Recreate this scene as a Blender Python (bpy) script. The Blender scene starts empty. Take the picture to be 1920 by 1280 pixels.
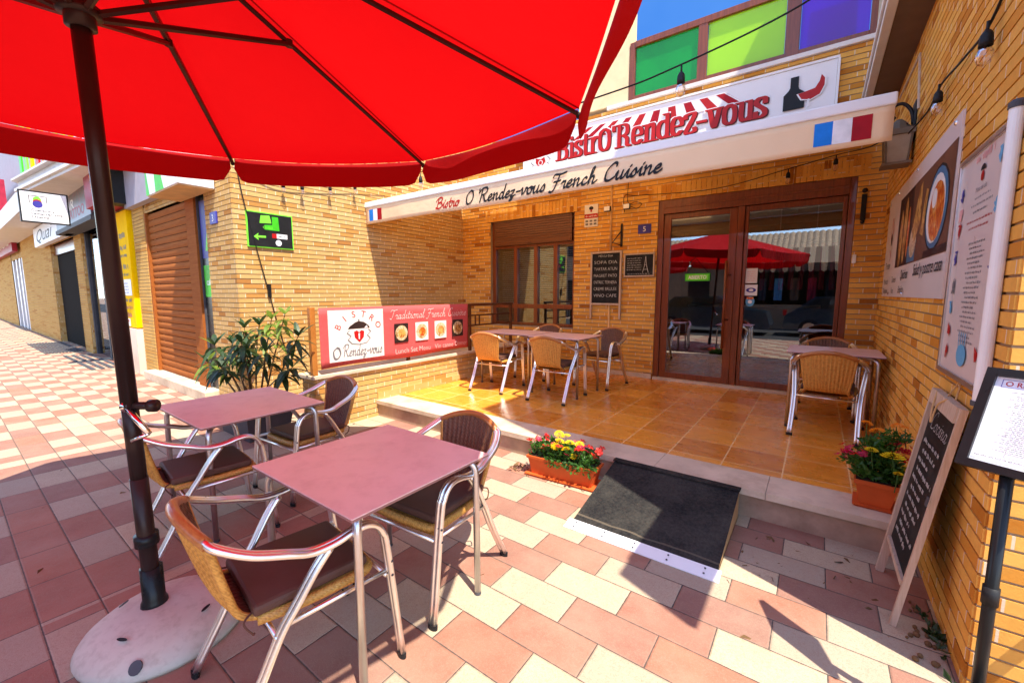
import bpy, bmesh, math, random
from mathutils import Vector, Matrix
R = math.radians
sc = bpy.context.scene
COL = sc.collection
rnd = random.Random(7)
GZ = -.046          # street level
PZ = .16            # terrace level

# ---------------------------------------------------------------- materials
def new_mat(name):
    m = bpy.data.materials.new(name); m.use_nodes = True
    nt = m.node_tree; nt.nodes.clear()
    out = nt.nodes.new('ShaderNodeOutputMaterial')
    return m, nt, out

class N:
    """small helper to write node graphs"""
    def __init__(s, nt): s.nt = nt
    def n(s, t, **kw):
        nd = s.nt.nodes.new(t)
        for k, v in kw.items(): setattr(nd, k, v)
        return nd
    def link(s, a, b): s.nt.links.new(a, b)
    def put(s, sock, v):
        if isinstance(v, bpy.types.NodeSocket): s.link(v, sock)
        else: sock.default_value = v
    def math(s, op, a, b=0., c=None):
        nd = s.n('ShaderNodeMath', operation=op)
        s.put(nd.inputs[0], a); s.put(nd.inputs[1], b)
        if c is not None: s.put(nd.inputs[2], c)
        return nd.outputs[0]
    def mix(s, f, a, b):
        nd = s.n('ShaderNodeMix', data_type='RGBA')
        s.put(nd.inputs[0], f); s.put(nd.inputs[6], a); s.put(nd.inputs[7], b)
        return nd.outputs[2]
    def noise(s, vec, scale, detail=3., rough=.5, dist=0.):
        nd = s.n('ShaderNodeTexNoise'); s.put(nd.inputs['Vector'], vec)
        nd.inputs['Scale'].default_value = scale; nd.inputs['Detail'].default_value = detail
        nd.inputs['Roughness'].default_value = rough; nd.inputs['Distortion'].default_value = dist
        return nd.outputs['Fac']
    def ramp(s, f, stops):
        nd = s.n('ShaderNodeValToRGB'); s.put(nd.inputs[0], f)
        e = nd.color_ramp.elements
        while len(e) < len(stops): e.new(.5)
        for x, (p, c) in zip(e, stops): x.position = p; x.color = c if len(c) == 4 else (*c, 1)
        return nd.outputs[0]
    def bump(s, h, strength=.3, dist=.01, normal=None):
        nd = s.n('ShaderNodeBump'); s.put(nd.inputs['Height'], h)
        nd.inputs['Strength'].default_value = strength; nd.inputs['Distance'].default_value = dist
        if normal is not None: s.link(normal, nd.inputs['Normal'])
        return nd.outputs[0]
    def princ(s, out, col, rough=.6, metal=0., normal=None, spec=.5, coat=0., **kw):
        nd = s.n('ShaderNodeBsdfPrincipled')
        s.put(nd.inputs['Base Color'], col); s.put(nd.inputs['Roughness'], rough); s.put(nd.inputs['Metallic'], metal)
        s.put(nd.inputs['Specular IOR Level'], spec); s.put(nd.inputs['Coat Weight'], coat)
        if normal is not None: s.link(normal, nd.inputs['Normal'])
        for k, v in kw.items(): s.put(nd.inputs[k], v)
        if out is not None: s.link(nd.outputs[0], out.inputs['Surface'])
        return nd
    def obj(s): return s.n('ShaderNodeTexCoord').outputs['Object']
    def pos(s): return s.n('ShaderNodeNewGeometry').outputs['Position']
    def sep(s, v):
        nd = s.n('ShaderNodeSeparateXYZ'); s.link(v, nd.inputs[0]); return nd.outputs
    def comb(s, x, y, z=0.):
        nd = s.n('ShaderNodeCombineXYZ'); s.put(nd.inputs[0], x); s.put(nd.inputs[1], y); s.put(nd.inputs[2], z); return nd.outputs[0]
    def white(s, v):
        nd = s.n('ShaderNodeTexWhiteNoise', noise_dimensions='3D'); s.link(v, nd.inputs['Vector']); return nd.outputs

def srgb(r, g, b):
    f = lambda c: (c/255/12.92 if c/255 <= .04045 else ((c/255+.055)/1.055)**2.4)
    return (f(r), f(g), f(b), 1)
def c4(c): return (*c, 1) if len(c) == 3 else c

def pm(name, col, rough=.6, metal=0., var=.18, scale=6., bump=.12, bscale=60., spec=.2, coat=0., dirt=None):
    m, nt, out = new_mat(name); g = N(nt); col = c4(col)
    v = g.obj()
    f = g.noise(v, scale, 5, .6)
    a = tuple(c*(1-var) for c in col[:3])+(1,); b = tuple(min(1, c*(1+var)) for c in col[:3])+(1,)
    cc = g.mix(g.ramp(f, [(.3, (0, 0, 0)), (.7, (1, 1, 1))]), a, b)
    if dirt:
        f2 = g.noise(v, dirt[1], 6, .65)
        cc = g.mix(g.math('MULTIPLY', g.ramp(f2, [(.48, (0, 0, 0)), (.7, (1, 1, 1))]), dirt[2]), cc, c4(dirt[0]))
    nb = g.bump(g.noise(v, bscale, 4, .6), bump, .004) if bump else None
    rr = g.math('ADD', g.math('MULTIPLY', f, .15), rough-.07)
    g.princ(out, cc, rr, metal, nb, spec, coat)
    return m

def brick_mat(name, ramp, course=.0625, length=.25, mortar=(.74, .58, .4), vert=False):
    m, nt, out = new_mat(name); g = N(nt)
    p = g.sep(g.pos()); u = g.math('ADD', p[0], p[1]); z = p[2]
    if vert: u, z, course, length = z, u, .07, .24
    c = g.math('FLOOR', g.math('DIVIDE', g.math('ADD', z, .002), course))
    wc = g.white(g.comb(c, 3.3, 1.7))[0]
    sh = g.math('ADD', g.math('MULTIPLY', g.math('FRACT', g.math('MULTIPLY', c, .5)), length), g.math('MULTIPLY', wc, .07))
    uu = g.math('DIVIDE', g.math('ADD', u, sh), length)
    b = g.math('FLOOR', uu); fu = g.math('FRACT', uu)
    head = g.math('LESS_THAN', fu, .036)
    w = g.white(g.comb(b, c, .5))
    col = g.ramp(w[0], ramp)
    v = g.pos()
    st = g.noise(v, 30, 4, .65)
    col = g.mix(g.math('MULTIPLY', g.ramp(st, [(.35, (1, 1, 1)), (.6, (0, 0, 0))]), .25), col, c4(tuple(x*.62 for x in ramp[1][1][:3])))
    big = g.noise(v, 1.3, 3, .6)
    col = g.mix(g.math('MULTIPLY', g.ramp(big, [(.45, (0, 0, 0)), (.75, (1, 1, 1))]), .25), col, c4(ramp[-1][1][:3]))
    col = g.mix(head, col, c4(mortar))
    h = g.math('ADD', g.math('MULTIPLY', g.noise(v, 90, 4, .7), .5), g.math('MULTIPLY', head, -.6))
    g.princ(out, col, .85, 0, g.bump(h, .45, .004), .06)
    return m

def glass_mat(name, tint=(.75, .8, .8), refl=.35, rough=.0):
    m, nt, out = new_mat(name); g = N(nt)
    t = g.n('ShaderNodeBsdfTransparent'); t.inputs[0].default_value = c4(tint)
    gl = g.n('ShaderNodeBsdfGlossy'); gl.inputs['Roughness'].default_value = rough
    gl.inputs['Color'].default_value = (.92, .95, 1, 1)
    lw = g.n('ShaderNodeLayerWeight'); lw.inputs[0].default_value = .3
    f = g.math('ADD', g.math('MULTIPLY', lw.outputs['Fresnel'], .6), refl)
    mx = g.n('ShaderNodeMixShader'); g.put(mx.inputs[0], f); g.link(t.outputs[0], mx.inputs[1]); g.link(gl.outputs[0], mx.inputs[2])
    g.link(mx.outputs[0], out.inputs['Surface'])
    return m

def color_glass(name, col, body=.4):
    m, nt, out = new_mat(name); g = N(nt)
    t = g.n('ShaderNodeBsdfTransparent'); t.inputs[0].default_value = c4(col)
    tr = g.n('ShaderNodeBsdfTranslucent'); tr.inputs[0].default_value = c4(col)
    d = g.n('ShaderNodeBsdfDiffuse'); d.inputs[0].default_value = c4(col)
    gl = g.n('ShaderNodeBsdfGlossy'); gl.inputs['Roughness'].default_value = .02
    a = g.n('ShaderNodeMixShader'); a.inputs[0].default_value = .5; g.link(tr.outputs[0], a.inputs[1]); g.link(d.outputs[0], a.inputs[2])
    b = g.n('ShaderNodeMixShader'); b.inputs[0].default_value = body; g.link(t.outputs[0], b.inputs[1]); g.link(a.outputs[0], b.inputs[2])
    c = g.n('ShaderNodeMixShader'); c.inputs[0].default_value = .05; g.link(b.outputs[0], c.inputs[1]); g.link(gl.outputs[0], c.inputs[2])
    g.link(c.outputs[0], out.inputs['Surface'])
    return m

def cloth_mat(name, col, trans=.55, tcol=None, scale=900, var=.08):
    m, nt, out = new_mat(name); g = N(nt); v = g.obj()
    f = g.noise(v, 2.2, 5, .6)
    a = g.mix(f, tuple(x*(1-var) for x in col[:3])+(1,), tuple(min(1, x*(1+var)) for x in col[:3])+(1,))
    h = g.math('ADD', g.math('MULTIPLY', g.noise(v, scale*.3, 2), .25), g.math('MULTIPLY', g.noise(v, 5, 3), 1.5))
    nb = g.bump(h, .4, .012)
    wv_ = g.noise(v, 620, 2, .5)
    a = g.mix(g.math('MULTIPLY', g.ramp(wv_, [(.35, (1, 1, 1)), (.6, (0, 0, 0))]), .12), a, tuple(x*.5 for x in col[:3])+(1,))
    p = g.princ(None, a, .85, 0, nb, .2)
    t = g.n('ShaderNodeBsdfTranslucent'); g.put(t.inputs[0], c4(tcol or col)); g.link(nb, t.inputs['Normal'])
    mx = g.n('ShaderNodeMixShader'); mx.inputs[0].default_value = trans
    g.link(p.outputs[0], mx.inputs[1]); g.link(t.outputs[0], mx.inputs[2]); g.link(mx.outputs[0], out.inputs['Surface'])
    return m

def wood_mat(name, c1, c2, rough=.35, axis=2, scale=1., coat=.2, spec=.4):
    m, nt, out = new_mat(name); g = N(nt)
    v = g.obj(); mp = g.n('ShaderNodeMapping'); g.link(v, mp.inputs[0])
    s = [34*scale]*3; s[axis] = 2.2*scale; mp.inputs['Scale'].default_value = s
    f = g.noise(mp.outputs[0], 1., 6, .65, .6)
    col = g.mix(g.ramp(f, [(.3, (0, 0, 0)), (.68, (1, 1, 1))]), c4(c1), c4(c2))
    g.princ(out, col, rough, 0, g.bump(f, .15, .003), spec, coat)
    return m

def wicker_mat(name, c1, c2):
    m, nt, out = new_mat(name); g = N(nt); v = g.obj(); p = g.sep(v)
    sx = g.math('SINE', g.math('MULTIPLY', p[0], 540.)); sz = g.math('SINE', g.math('MULTIPLY', g.math('ADD', p[2], p[1]), 420.))
    wv = g.math('MULTIPLY', sx, sz)
    f = g.noise(v, 60, 4, .6)
    k = g.math('ADD', g.math('MULTIPLY', wv, .12), g.math('ADD', f, g.math('MULTIPLY', g.math('ABSOLUTE', g.math('SINE', g.math('MULTIPLY', p[0], 107.))), .16)))
    k = g.math('SUBTRACT', k, .06)
    col = g.mix(g.ramp(k, [(.3, (0, 0, 0)), (.65, (1, 1, 1))]), c4(c1), c4(c2))
    g.princ(out, col, .5, 0, g.bump(g.math('ADD', g.math('MULTIPLY', wv, .5), g.math('MULTIPLY', f, .6)), .5, .003), .4)
    return m

def paver_mat():
    m, nt, out = new_mat('paving'); g = N(nt)
    P = g.pos(); p = g.sep(P); x, y = p[0], p[1]
    x = g.math('MULTIPLY', x, 1/1.03); y = g.math('MULTIPLY', y, 1/1.03)
    row = g.math('FLOOR', g.math('DIVIDE', g.math('ADD', y, .05), .2))
    right = g.math('GREATER_THAN', x, -2.75)
    sh = g.math('ADD', g.math('MULTIPLY', g.math('MULTIPLY', row, .2), right), g.math('MULTIPLY', g.math('SUBTRACT', 1., right), .09))
    far = g.math('LESS_THAN', x, -5.95)
    sh = g.math('ADD', sh, g.math('MULTIPLY', far, g.math('ADD', .11, g.math('MULTIPLY', g.math('FLOORED_MODULO', row, 2.), .4))))
    uu = g.math('DIVIDE', g.math('SUBTRACT', g.math('SUBTRACT', x, sh), .33), .4)
    cell = g.math('FLOOR', uu)
    par = g.math('FLOORED_MODULO', cell, 2.)
    fu = g.math('FRACT', uu); fv = g.math('FRACT', g.math('DIVIDE', g.math('ADD', y, .05), .2))
    strip = g.math('COMPARE', x, -5.86, .1)
    par = g.math('MAXIMUM', par, strip)
    wn = g.white(g.comb(cell, row, 4.))
    par = g.math('ABSOLUTE', g.math('SUBTRACT', par, g.math('GREATER_THAN', wn[0], .95)))
    ju = g.math('MINIMUM', fu, g.math('SUBTRACT', 1., fu)); jv = g.math('MINIMUM', fv, g.math('SUBTRACT', 1., fv))
    ju = g.math('ADD', ju, g.math('MULTIPLY', strip, 1.))
    wob = g.math('MULTIPLY', g.math('SUBTRACT', g.noise(P, 40, 3), .5), .004)
    d = g.math('ADD', g.math('MINIMUM', g.math('MULTIPLY', ju, .4), g.math('MULTIPLY', jv, .2)), wob)
    joint = g.math('LESS_THAN', d, .0024)
    f1 = g.noise(P, 5, 5, .65); sp = g.noise(P, 240, 2, .6); sp2 = g.noise(P, 95, 3, .7, 1.2)
    cream = g.mix(f1, (.4, .32, .215, 1), (.52, .43, .3, 1))
    pink = g.mix(g.ramp(f1, [(.3, (0, 0, 0)), (.7, (1, 1, 1))]), (.27, .112, .075, 1), (.36, .168, .115, 1))
    col = g.mix(par, cream, pink)
    hv = g.n('ShaderNodeHueSaturation'); g.put(hv.inputs['Color'], col)
    g.put(hv.inputs['Value'], g.math('ADD', .78, g.math('MULTIPLY', wn[0], .3))); g.put(hv.inputs['Saturation'], g.math('ADD', .88, g.math('MULTIPLY', wn[0], .2)))
    col = hv.outputs[0]
    dk = tuple([.3, .19, .13, 1])
    col = g.mix(g.math('MULTIPLY', g.ramp(sp, [(.34, (1, 1, 1)), (.45, (0, 0, 0))]), .65), col, dk)
    col = g.mix(g.math('MULTIPLY', g.ramp(sp2, [(.38, (1, 1, 1)), (.5, (0, 0, 0))]), .52), col, dk)
    st = g.noise(P, 1.7, 6, .7)
    col = g.mix(g.math('MULTIPLY', g.ramp(st, [(.45, (0, 0, 0)), (.7, (1, 1, 1))]), .42), col, (.36, .25, .18, 1))
    edge = g.math('MULTIPLY', g.ramp(g.math('ADD', d, g.math('MULTIPLY', g.math('SUBTRACT', g.noise(P, 14, 4), .5), .02)), [(.0, (1, 1, 1)), (.011, (0, 0, 0))]), .22)
    col = g.mix(edge, col, (.25, .17, .12, 1))
    col = g.mix(joint, col, (.085, .065, .055, 1))
    h = g.math('ADD', g.math('MULTIPLY', sp2, .5), g.math('MULTIPLY', g.ramp(d, [(.0, (0, 0, 0)), (.008, (1, 1, 1))]), 1.2))
    g.princ(out, col, .75, 0, g.bump(h, .5, .006), .3)
    return m

def tile_mat(name, c1, c2, grout, size, ox=0., oy=0., rough=.22):
    m, nt, out = new_mat(name); g = N(nt)
    P = g.pos(); p = g.sep(P)
    a = g.math('DIVIDE', g.math('ADD', p[0], ox), size); b = g.math('DIVIDE', g.math('ADD', p[1], oy), size)
    fa, fb = g.math('FRACT', a), g.math('FRACT', b)
    wn = g.white(g.comb(g.math('FLOOR', a), g.math('FLOOR', b), 2.))[0]
    ma = g.math('MINIMUM', fa, g.math('SUBTRACT', 1., fa)); mb_ = g.math('MINIMUM', fb, g.math('SUBTRACT', 1., fb))
    d = g.math('MINIMUM', ma, mb_)
    j = g.math('LESS_THAN', d, .012)
    mp = g.n('ShaderNodeMapping'); g.link(P, mp.inputs[0]); mp.inputs['Scale'].default_value = (5, 22, 1)
    f = g.noise(mp.outputs[0], 1., 6, .65, .7)
    f = g.math('ADD', g.math('MULTIPLY', f, .75), g.math('MULTIPLY', wn, .3))
    col = g.mix(g.ramp(f, [(.3, (0, 0, 0)), (.75, (1, 1, 1))]), c4(c1), c4(c2))
    col = g.mix(j, col, c4(grout))
    r = g.math('ADD', g.math('MULTIPLY', g.noise(P, 7, 4), .25), rough-.08)
    h = g.math('ADD', g.math('MULTIPLY', f, .15), g.ramp(d, [(0., (0, 0, 0)), (.02, (1, 1, 1))]))
    g.princ(out, col, r, 0, g.bump(h, .15, .004), .5)
    return m

def mat_rubber():
    m, nt, out = new_mat('ribbed black rubber'); g = N(nt); v = g.obj()
    p = g.sep(v)
    cells = g.n('ShaderNodeTexVoronoi', feature='DISTANCE_TO_EDGE'); g.link(v, cells.inputs['Vector']); cells.inputs['Scale'].default_value = 38
    h = g.math('MINIMUM', cells.outputs['Distance'], .2)
    f = g.noise(v, 4, 5, .7); f2 = g.noise(v, 55, 3, .7)
    k = g.ramp(g.math('ADD', g.math('MULTIPLY', f, .6), g.math('MULTIPLY', f2, .4)), [(.38, (.012, .012, .013)), (.7, (.06, .055, .046))])
    line = g.math('COMPARE', g.math('ADD', p[1], g.math('MULTIPLY', g.noise(v, 3, 2), .06)), -.24, .007)
    k = g.mix(g.math('MULTIPLY', line, .5), k, (.16, .13, .09, 1))
    g.princ(out, k, .8, 0, g.bump(g.math('ADD', h, g.math('MULTIPLY', f2, .15)), .8, .01), .12)
    return m

def leaf_mat(name, c1, c2, trans=.3):
    m, nt, out = new_mat(name); g = N(nt); v = g.obj()
    f = g.noise(v, 9, 3)
    col = g.mix(g.ramp(f, [(.35, (0, 0, 0)), (.65, (1, 1, 1))]), c4(c1), c4(c2))
    p = g.princ(None, col, .45, 0, None, .4)
    t = g.n('ShaderNodeBsdfTranslucent'); g.put(t.inputs[0], c4(tuple(min(1, x*1.6) for x in c2[:3])))
    mx = g.n('ShaderNodeMixShader'); mx.inputs[0].default_value = trans
    g.link(p.outputs[0], mx.inputs[1]); g.link(t.outputs[0], mx.inputs[2]); g.link(mx.outputs[0], out.inputs['Surface'])
    return m

def food_mat(name, stops, scale):
    m, nt, out = new_mat(name); g = N(nt); v = g.obj()
    mp = g.n('ShaderNodeMapping'); g.link(v, mp.inputs[0]); mp.inputs['Scale'].default_value = (scale, scale, scale*.6)
    f = g.noise(mp.outputs[0], 1., 4, .6, 1.5)
    g.princ(out, g.ramp(f, stops), .35, 0, None, .4)
    return m

YB = [(0, (.55, .35, .13)), (.4, (.63, .42, .17)), (.78, (.57, .33, .1)), (.93, (.5, .24, .06)), (1, (.38, .16, .04))]
OB = [(0, (.74, .38, .075)), (.35, (.8, .44, .1)), (.72, (.72, .34, .06)), (.92, (.56, .22, .03)), (1, (.3, .09, .012))]
M = dict(
 brick_y=brick_mat('yellow brick', YB), brick_o=brick_mat('orange brick', OB), brick_far=brick_mat('far brick', [(0, (.58, .35, .1)), (.5, (.62, .38, .12)), (.9, (.54, .29, .075)), (1, (.48, .22, .05))], length=.9, mortar=(.58, .38, .14)), soldier=brick_mat('soldier brick', OB, vert=True),
 mortar=pm('recessed mortar', (.34, .25, .16), .9, bump=.3, bscale=120),
 paving=paver_mat(),
 tile=tile_mat('terrace tile', (.52, .16, .012), (.86, .37, .05), (.86, .55, .24), .405, .13, .02, .24),
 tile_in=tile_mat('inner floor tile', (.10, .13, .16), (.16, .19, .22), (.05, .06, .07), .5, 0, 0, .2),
 stone=pm('step stone', (.62, .5, .37), .6, var=.15, scale=3, bump=.15, dirt=((.3, .19, .1), 4, .5)),
 marble=pm('pink marble', (.74, .58, .47), .4, var=.12, scale=1.2, dirt=((.45, .3, .2), 2, .3)),
 riser=pm('worn riser', (.42, .29, .2), .8, var=.25, scale=4, dirt=((.2, .12, .07), 3, .6)),
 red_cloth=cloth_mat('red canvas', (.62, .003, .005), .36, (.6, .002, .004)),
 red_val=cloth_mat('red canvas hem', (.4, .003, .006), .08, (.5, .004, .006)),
 cream_cloth=cloth_mat('cream canvas', (.88, .7, .5), .65, (.95, .74, .5)), val_cloth=cloth_mat('cream valance', (.92, .66, .41), .06, (.9, .7, .5)),
 pole=pm('dark brown enamel', (.035, .02, .018), .32, .3, var=.2, scale=3, bump=.03),
 rib=pm('dark rib metal', (.05, .018, .015), .4, .4, bump=.05),
 black=pm('matte black', (.014, .014, .015), .5, 0, var=.3),
 blackgl=pm('satin black', (.012, .013, .014), .28, .0, var=.2, bump=.04),
 alu=pm('polished aluminium', (.86, .85, .84), .3, 1., var=.06, scale=12, bump=.05, bscale=30),
 alu2=pm('brushed aluminium', (.62, .6, .6), .36, 1., var=.08, scale=12, bump=.05),
 chrome=pm('chrome', (.8, .8, .82), .1, 1., var=.03, bump=0),
 wick=wicker_mat('honey wicker', (.4, .17, .03), (.66, .33, .07)),
 wick_shade=wicker_mat('shaded wicker', (.06, .022, .012), (.17, .07, .035)),  # darker copy of the honey weave, with shade put into the colour
 wrap=wood_mat('cane wrapping', (.32, .1, .025), (.48, .19, .05), .3, 0, 2.2),
 cush=pm('brown seat pad', (.11, .05, .035), .55, var=.15, scale=5, bump=.15, bscale=300),
 table=pm('rose laminate', (.78, .52, .49), .34, var=.07, scale=2.5, bump=.03, bscale=160, spec=.4, dirt=((.5, .25, .25), 11, .3)),
 table_edge=pm('table edge', (.3, .15, .13), .5, bump=0),
 base=pm('white plastic base', (.52, .48, .4), .6, var=.1, scale=3, bump=.2, bscale=40, dirt=((.25, .19, .14), 22, .35)),
 white=pm('white paint', (.8, .8, .8), .4, var=.04, scale=3, bump=.03),
 offwhite=pm('warm white panel', (.72, .68, .64), .45, var=.08, scale=3, bump=.03),
 sign_white=pm('white sign panel', (.8, .79, .79), .4, var=.03, scale=2, bump=.02),
 poster=pm('poster print', (.68, .58, .54), .3, var=.05, scale=2, bump=.03),
 paper=pm('paper', (.8, .8, .84), .4, var=.03, bump=.02),
 letter_red=pm('red lettering', (.42, .012, .012), .4, var=.1, bump=.02),
 letter_dark=pm('dark red edge', (.08, .012, .012), .5, bump=0),
 ink=pm('black lettering', (.014, .014, .016), .5, bump=0), inkgrey=pm('grey print', (.16, .15, .16), .6, bump=0),
 chalk=pm('chalk', (.5, .5, .48), .9, var=.4, scale=40, bump=0), slate=pm('slate board', (.011, .011, .012), .6, var=.3, scale=5, bump=.06, dirt=((.06, .06, .058), 8, .35)),
 blue=pm('flag blue', (.01, .19, .66), .6, bump=.02), flagred=pm('flag red', (.36, .005, .014), .6, bump=.02), flagwhite=pm('flag white', (.8, .8, .82), .6, bump=.02),
 wood=wood_mat('stained timber', (.13, .028, .008), (.25, .06, .016), .3), woodx=wood_mat('stained timber across', (.13, .028, .008), (.25, .06, .016), .3, 0),
 shutter=wood_mat('brown roller slats', (.11, .035, .014), (.17, .055, .02), .4, 0), slat=wood_mat('orange roller slats', (.26, .075, .016), (.38, .12, .026), .8, 0, 1., 0, .08),
 oldwood=wood_mat('weathered whitewood', (.42, .29, .2), (.62, .48, .36), .7, 2, 1.6, 0),
 rail=pm('brown railing', (.12, .04, .014), .4, .2, bump=.05), oldpost=pm('orange post', (.4, .15, .03), .45, .1, bump=.05),
 glass=glass_mat('window glass', (.5, .52, .53), .2), glass2=glass_mat('shop glass', (.4, .44, .46), .2), bulb=glass_mat('bulb glass', (.95, .9, .85), .06),
 green_glass=color_glass('green glass', (.004, .62, .09), .5), lime_glass=color_glass('lime glass', (.55, .9, .01), .85), purple_glass=color_glass('purple glass', (.3, .004, .85), .5),
 pipe=pm('beige conduit', (.62, .38, .17), .5, bump=.04), terracotta=pm('terracotta plastic', (.55, .1, .022), .45, var=.12, bump=.06), soil=pm('soil', (.03, .02, .012), .95, var=.4, bump=.5),
 leaf=leaf_mat('flower leaf', (.02, .07, .012), (.06, .17, .02)), leafd=leaf_mat('oleander leaf', (.012, .03, .01), (.035, .075, .018), .18), leafy=leaf_mat('young oleander leaf', (.09, .16, .02), (.22, .3, .04), .35),
 stem=pm('plant stem', (.1, .055, .025), .7), stemg=pm('green stem', (.06, .14, .03), .6),
 pet_red=leaf_mat('red petal', (.55, .01, .015), (.75, .03, .02)), pet_mag=leaf_mat('crimson petal', (.4, .006, .04), (.6, .02, .09)), pet_yel=leaf_mat('yellow petal', (.85, .5, .0), (.95, .75, .02)), pet_or=leaf_mat('orange petal', (.85, .22, .0), (.9, .33, .01)),
 green=pm('bright green', (.06, .5, .02), .45, bump=.02), lime=pm('lime', (.2, .75, .05), .45, bump=.02), yellow=pm('yellow sign', (.95, .56, .0), .8, var=.08, bump=.03, spec=.06),
 grey=pm('mauve grey panel', (.36, .33, .37), .8, spec=.1, var=.06, bump=.04), greyd=pm('dark grey', (.07, .07, .08), .6, spec=.2), soffit=pm('brown soffit', (.16, .1, .065), .8, var=.1), moulding=pm('white moulding', (.66, .63, .6), .6, var=.08),
 crimson=pm('crimson panel', (.33, .02, .045), .45), bannerred=cloth_mat('banner red', (.62, .1, .1), .12), bannerwhite=cloth_mat('banner white', (.8, .76, .72), .12), pinktext=pm('pink lettering', (.75, .38, .36), .6, bump=0),
 purple=pm('number plate blue', (.05, .045, .28), .4, bump=.02), render=pm('ochre render', (.72, .52, .3), .85, var=.1, scale=2, bump=.2), tanwall=pm('tan render', (.45, .31, .18), .85, var=.15, scale=2, bump=.2), creamwall=pm('cream render', (.8, .62, .36), .85, var=.08, bump=.2), lightblue=pm('light blue print', (.12, .38, .62), .5, bump=0),
 rooftile=pm('roof tile', (.5, .38, .26), .85, var=.4, scale=14, bump=.5, bscale=20), carpaint=pm('dark blue car paint', (.035, .075, .12), .2, .3, coat=.8, bump=0), carglass=pm('dark car glass', (.02, .03, .035), .05, 0, coat=1, bump=0), tyre=pm('tyre', (.02, .02, .02), .8), taillight=pm('tail light', (.5, .02, .02), .2, bump=0),
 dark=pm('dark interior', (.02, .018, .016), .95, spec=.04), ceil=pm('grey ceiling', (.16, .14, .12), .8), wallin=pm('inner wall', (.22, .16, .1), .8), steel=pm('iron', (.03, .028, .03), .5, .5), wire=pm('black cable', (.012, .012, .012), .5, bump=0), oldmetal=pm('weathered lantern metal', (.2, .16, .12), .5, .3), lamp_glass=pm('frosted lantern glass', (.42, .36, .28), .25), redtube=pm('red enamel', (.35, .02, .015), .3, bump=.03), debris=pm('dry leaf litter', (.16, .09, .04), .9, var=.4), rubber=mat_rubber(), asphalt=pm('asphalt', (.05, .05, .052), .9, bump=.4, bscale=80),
 bread=food_mat('bread and eclairs', [(.25, (.06, .025, .015)), (.42, (.3, .11, .02)), (.55, (.62, .33, .08)), (.7, (.62, .4, .16))], 16),
 soup=food_mat('tomato soup', [(.3, (.25, .02, .01)), (.48, (.6, .1, .01)), (.6, (.75, .3, .04)), (.72, (.7, .62, .45))], 24),
 salad=food_mat('plated food', [(.28, (.02, .02, .015)), (.42, (.35, .2, .06)), (.55, (.72, .6, .4)), (.66, (.4, .1, .07)), (.76, (.75, .68, .55))], 26),
 photo_dark=pm('dark photo ground', (.035, .02, .018), .4, var=.4, scale=6, bump=0), photo_brown=pm('brown photo ground', (.14, .06, .035), .4, bump=0), platebl=pm('blue plate', (.05, .16, .28), .35, bump=0), collage=food_mat('street art print', [(.25, (.02, .022, .026)), (.45, (.07, .07, .075)), (.55, (.16, .03, .05)), (.65, (.05, .11, .18)), (.8, (.2, .2, .19))], 5),
)

# ---------------------------------------------------------------- mesh builder
ORG = {}
def catmull(pts, n=6):
    P = [Vector(p) for p in pts]
    if len(P) < 3: return P
    out = []
    Q = [P[0]*2-P[1]]+P+[P[-1]*2-P[-2]]
    for i in range(1, len(Q)-2):
        for k in range(n):
            t = k/n
            a, b, c, d = Q[i-1], Q[i], Q[i+1], Q[i+2]
            out.append(.5*((2*b)+(c-a)*t+(2*a-5*b+4*c-d)*t*t+(3*b-a-3*c+d)*t**3))
    out.append(P[-1]); return out

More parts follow.
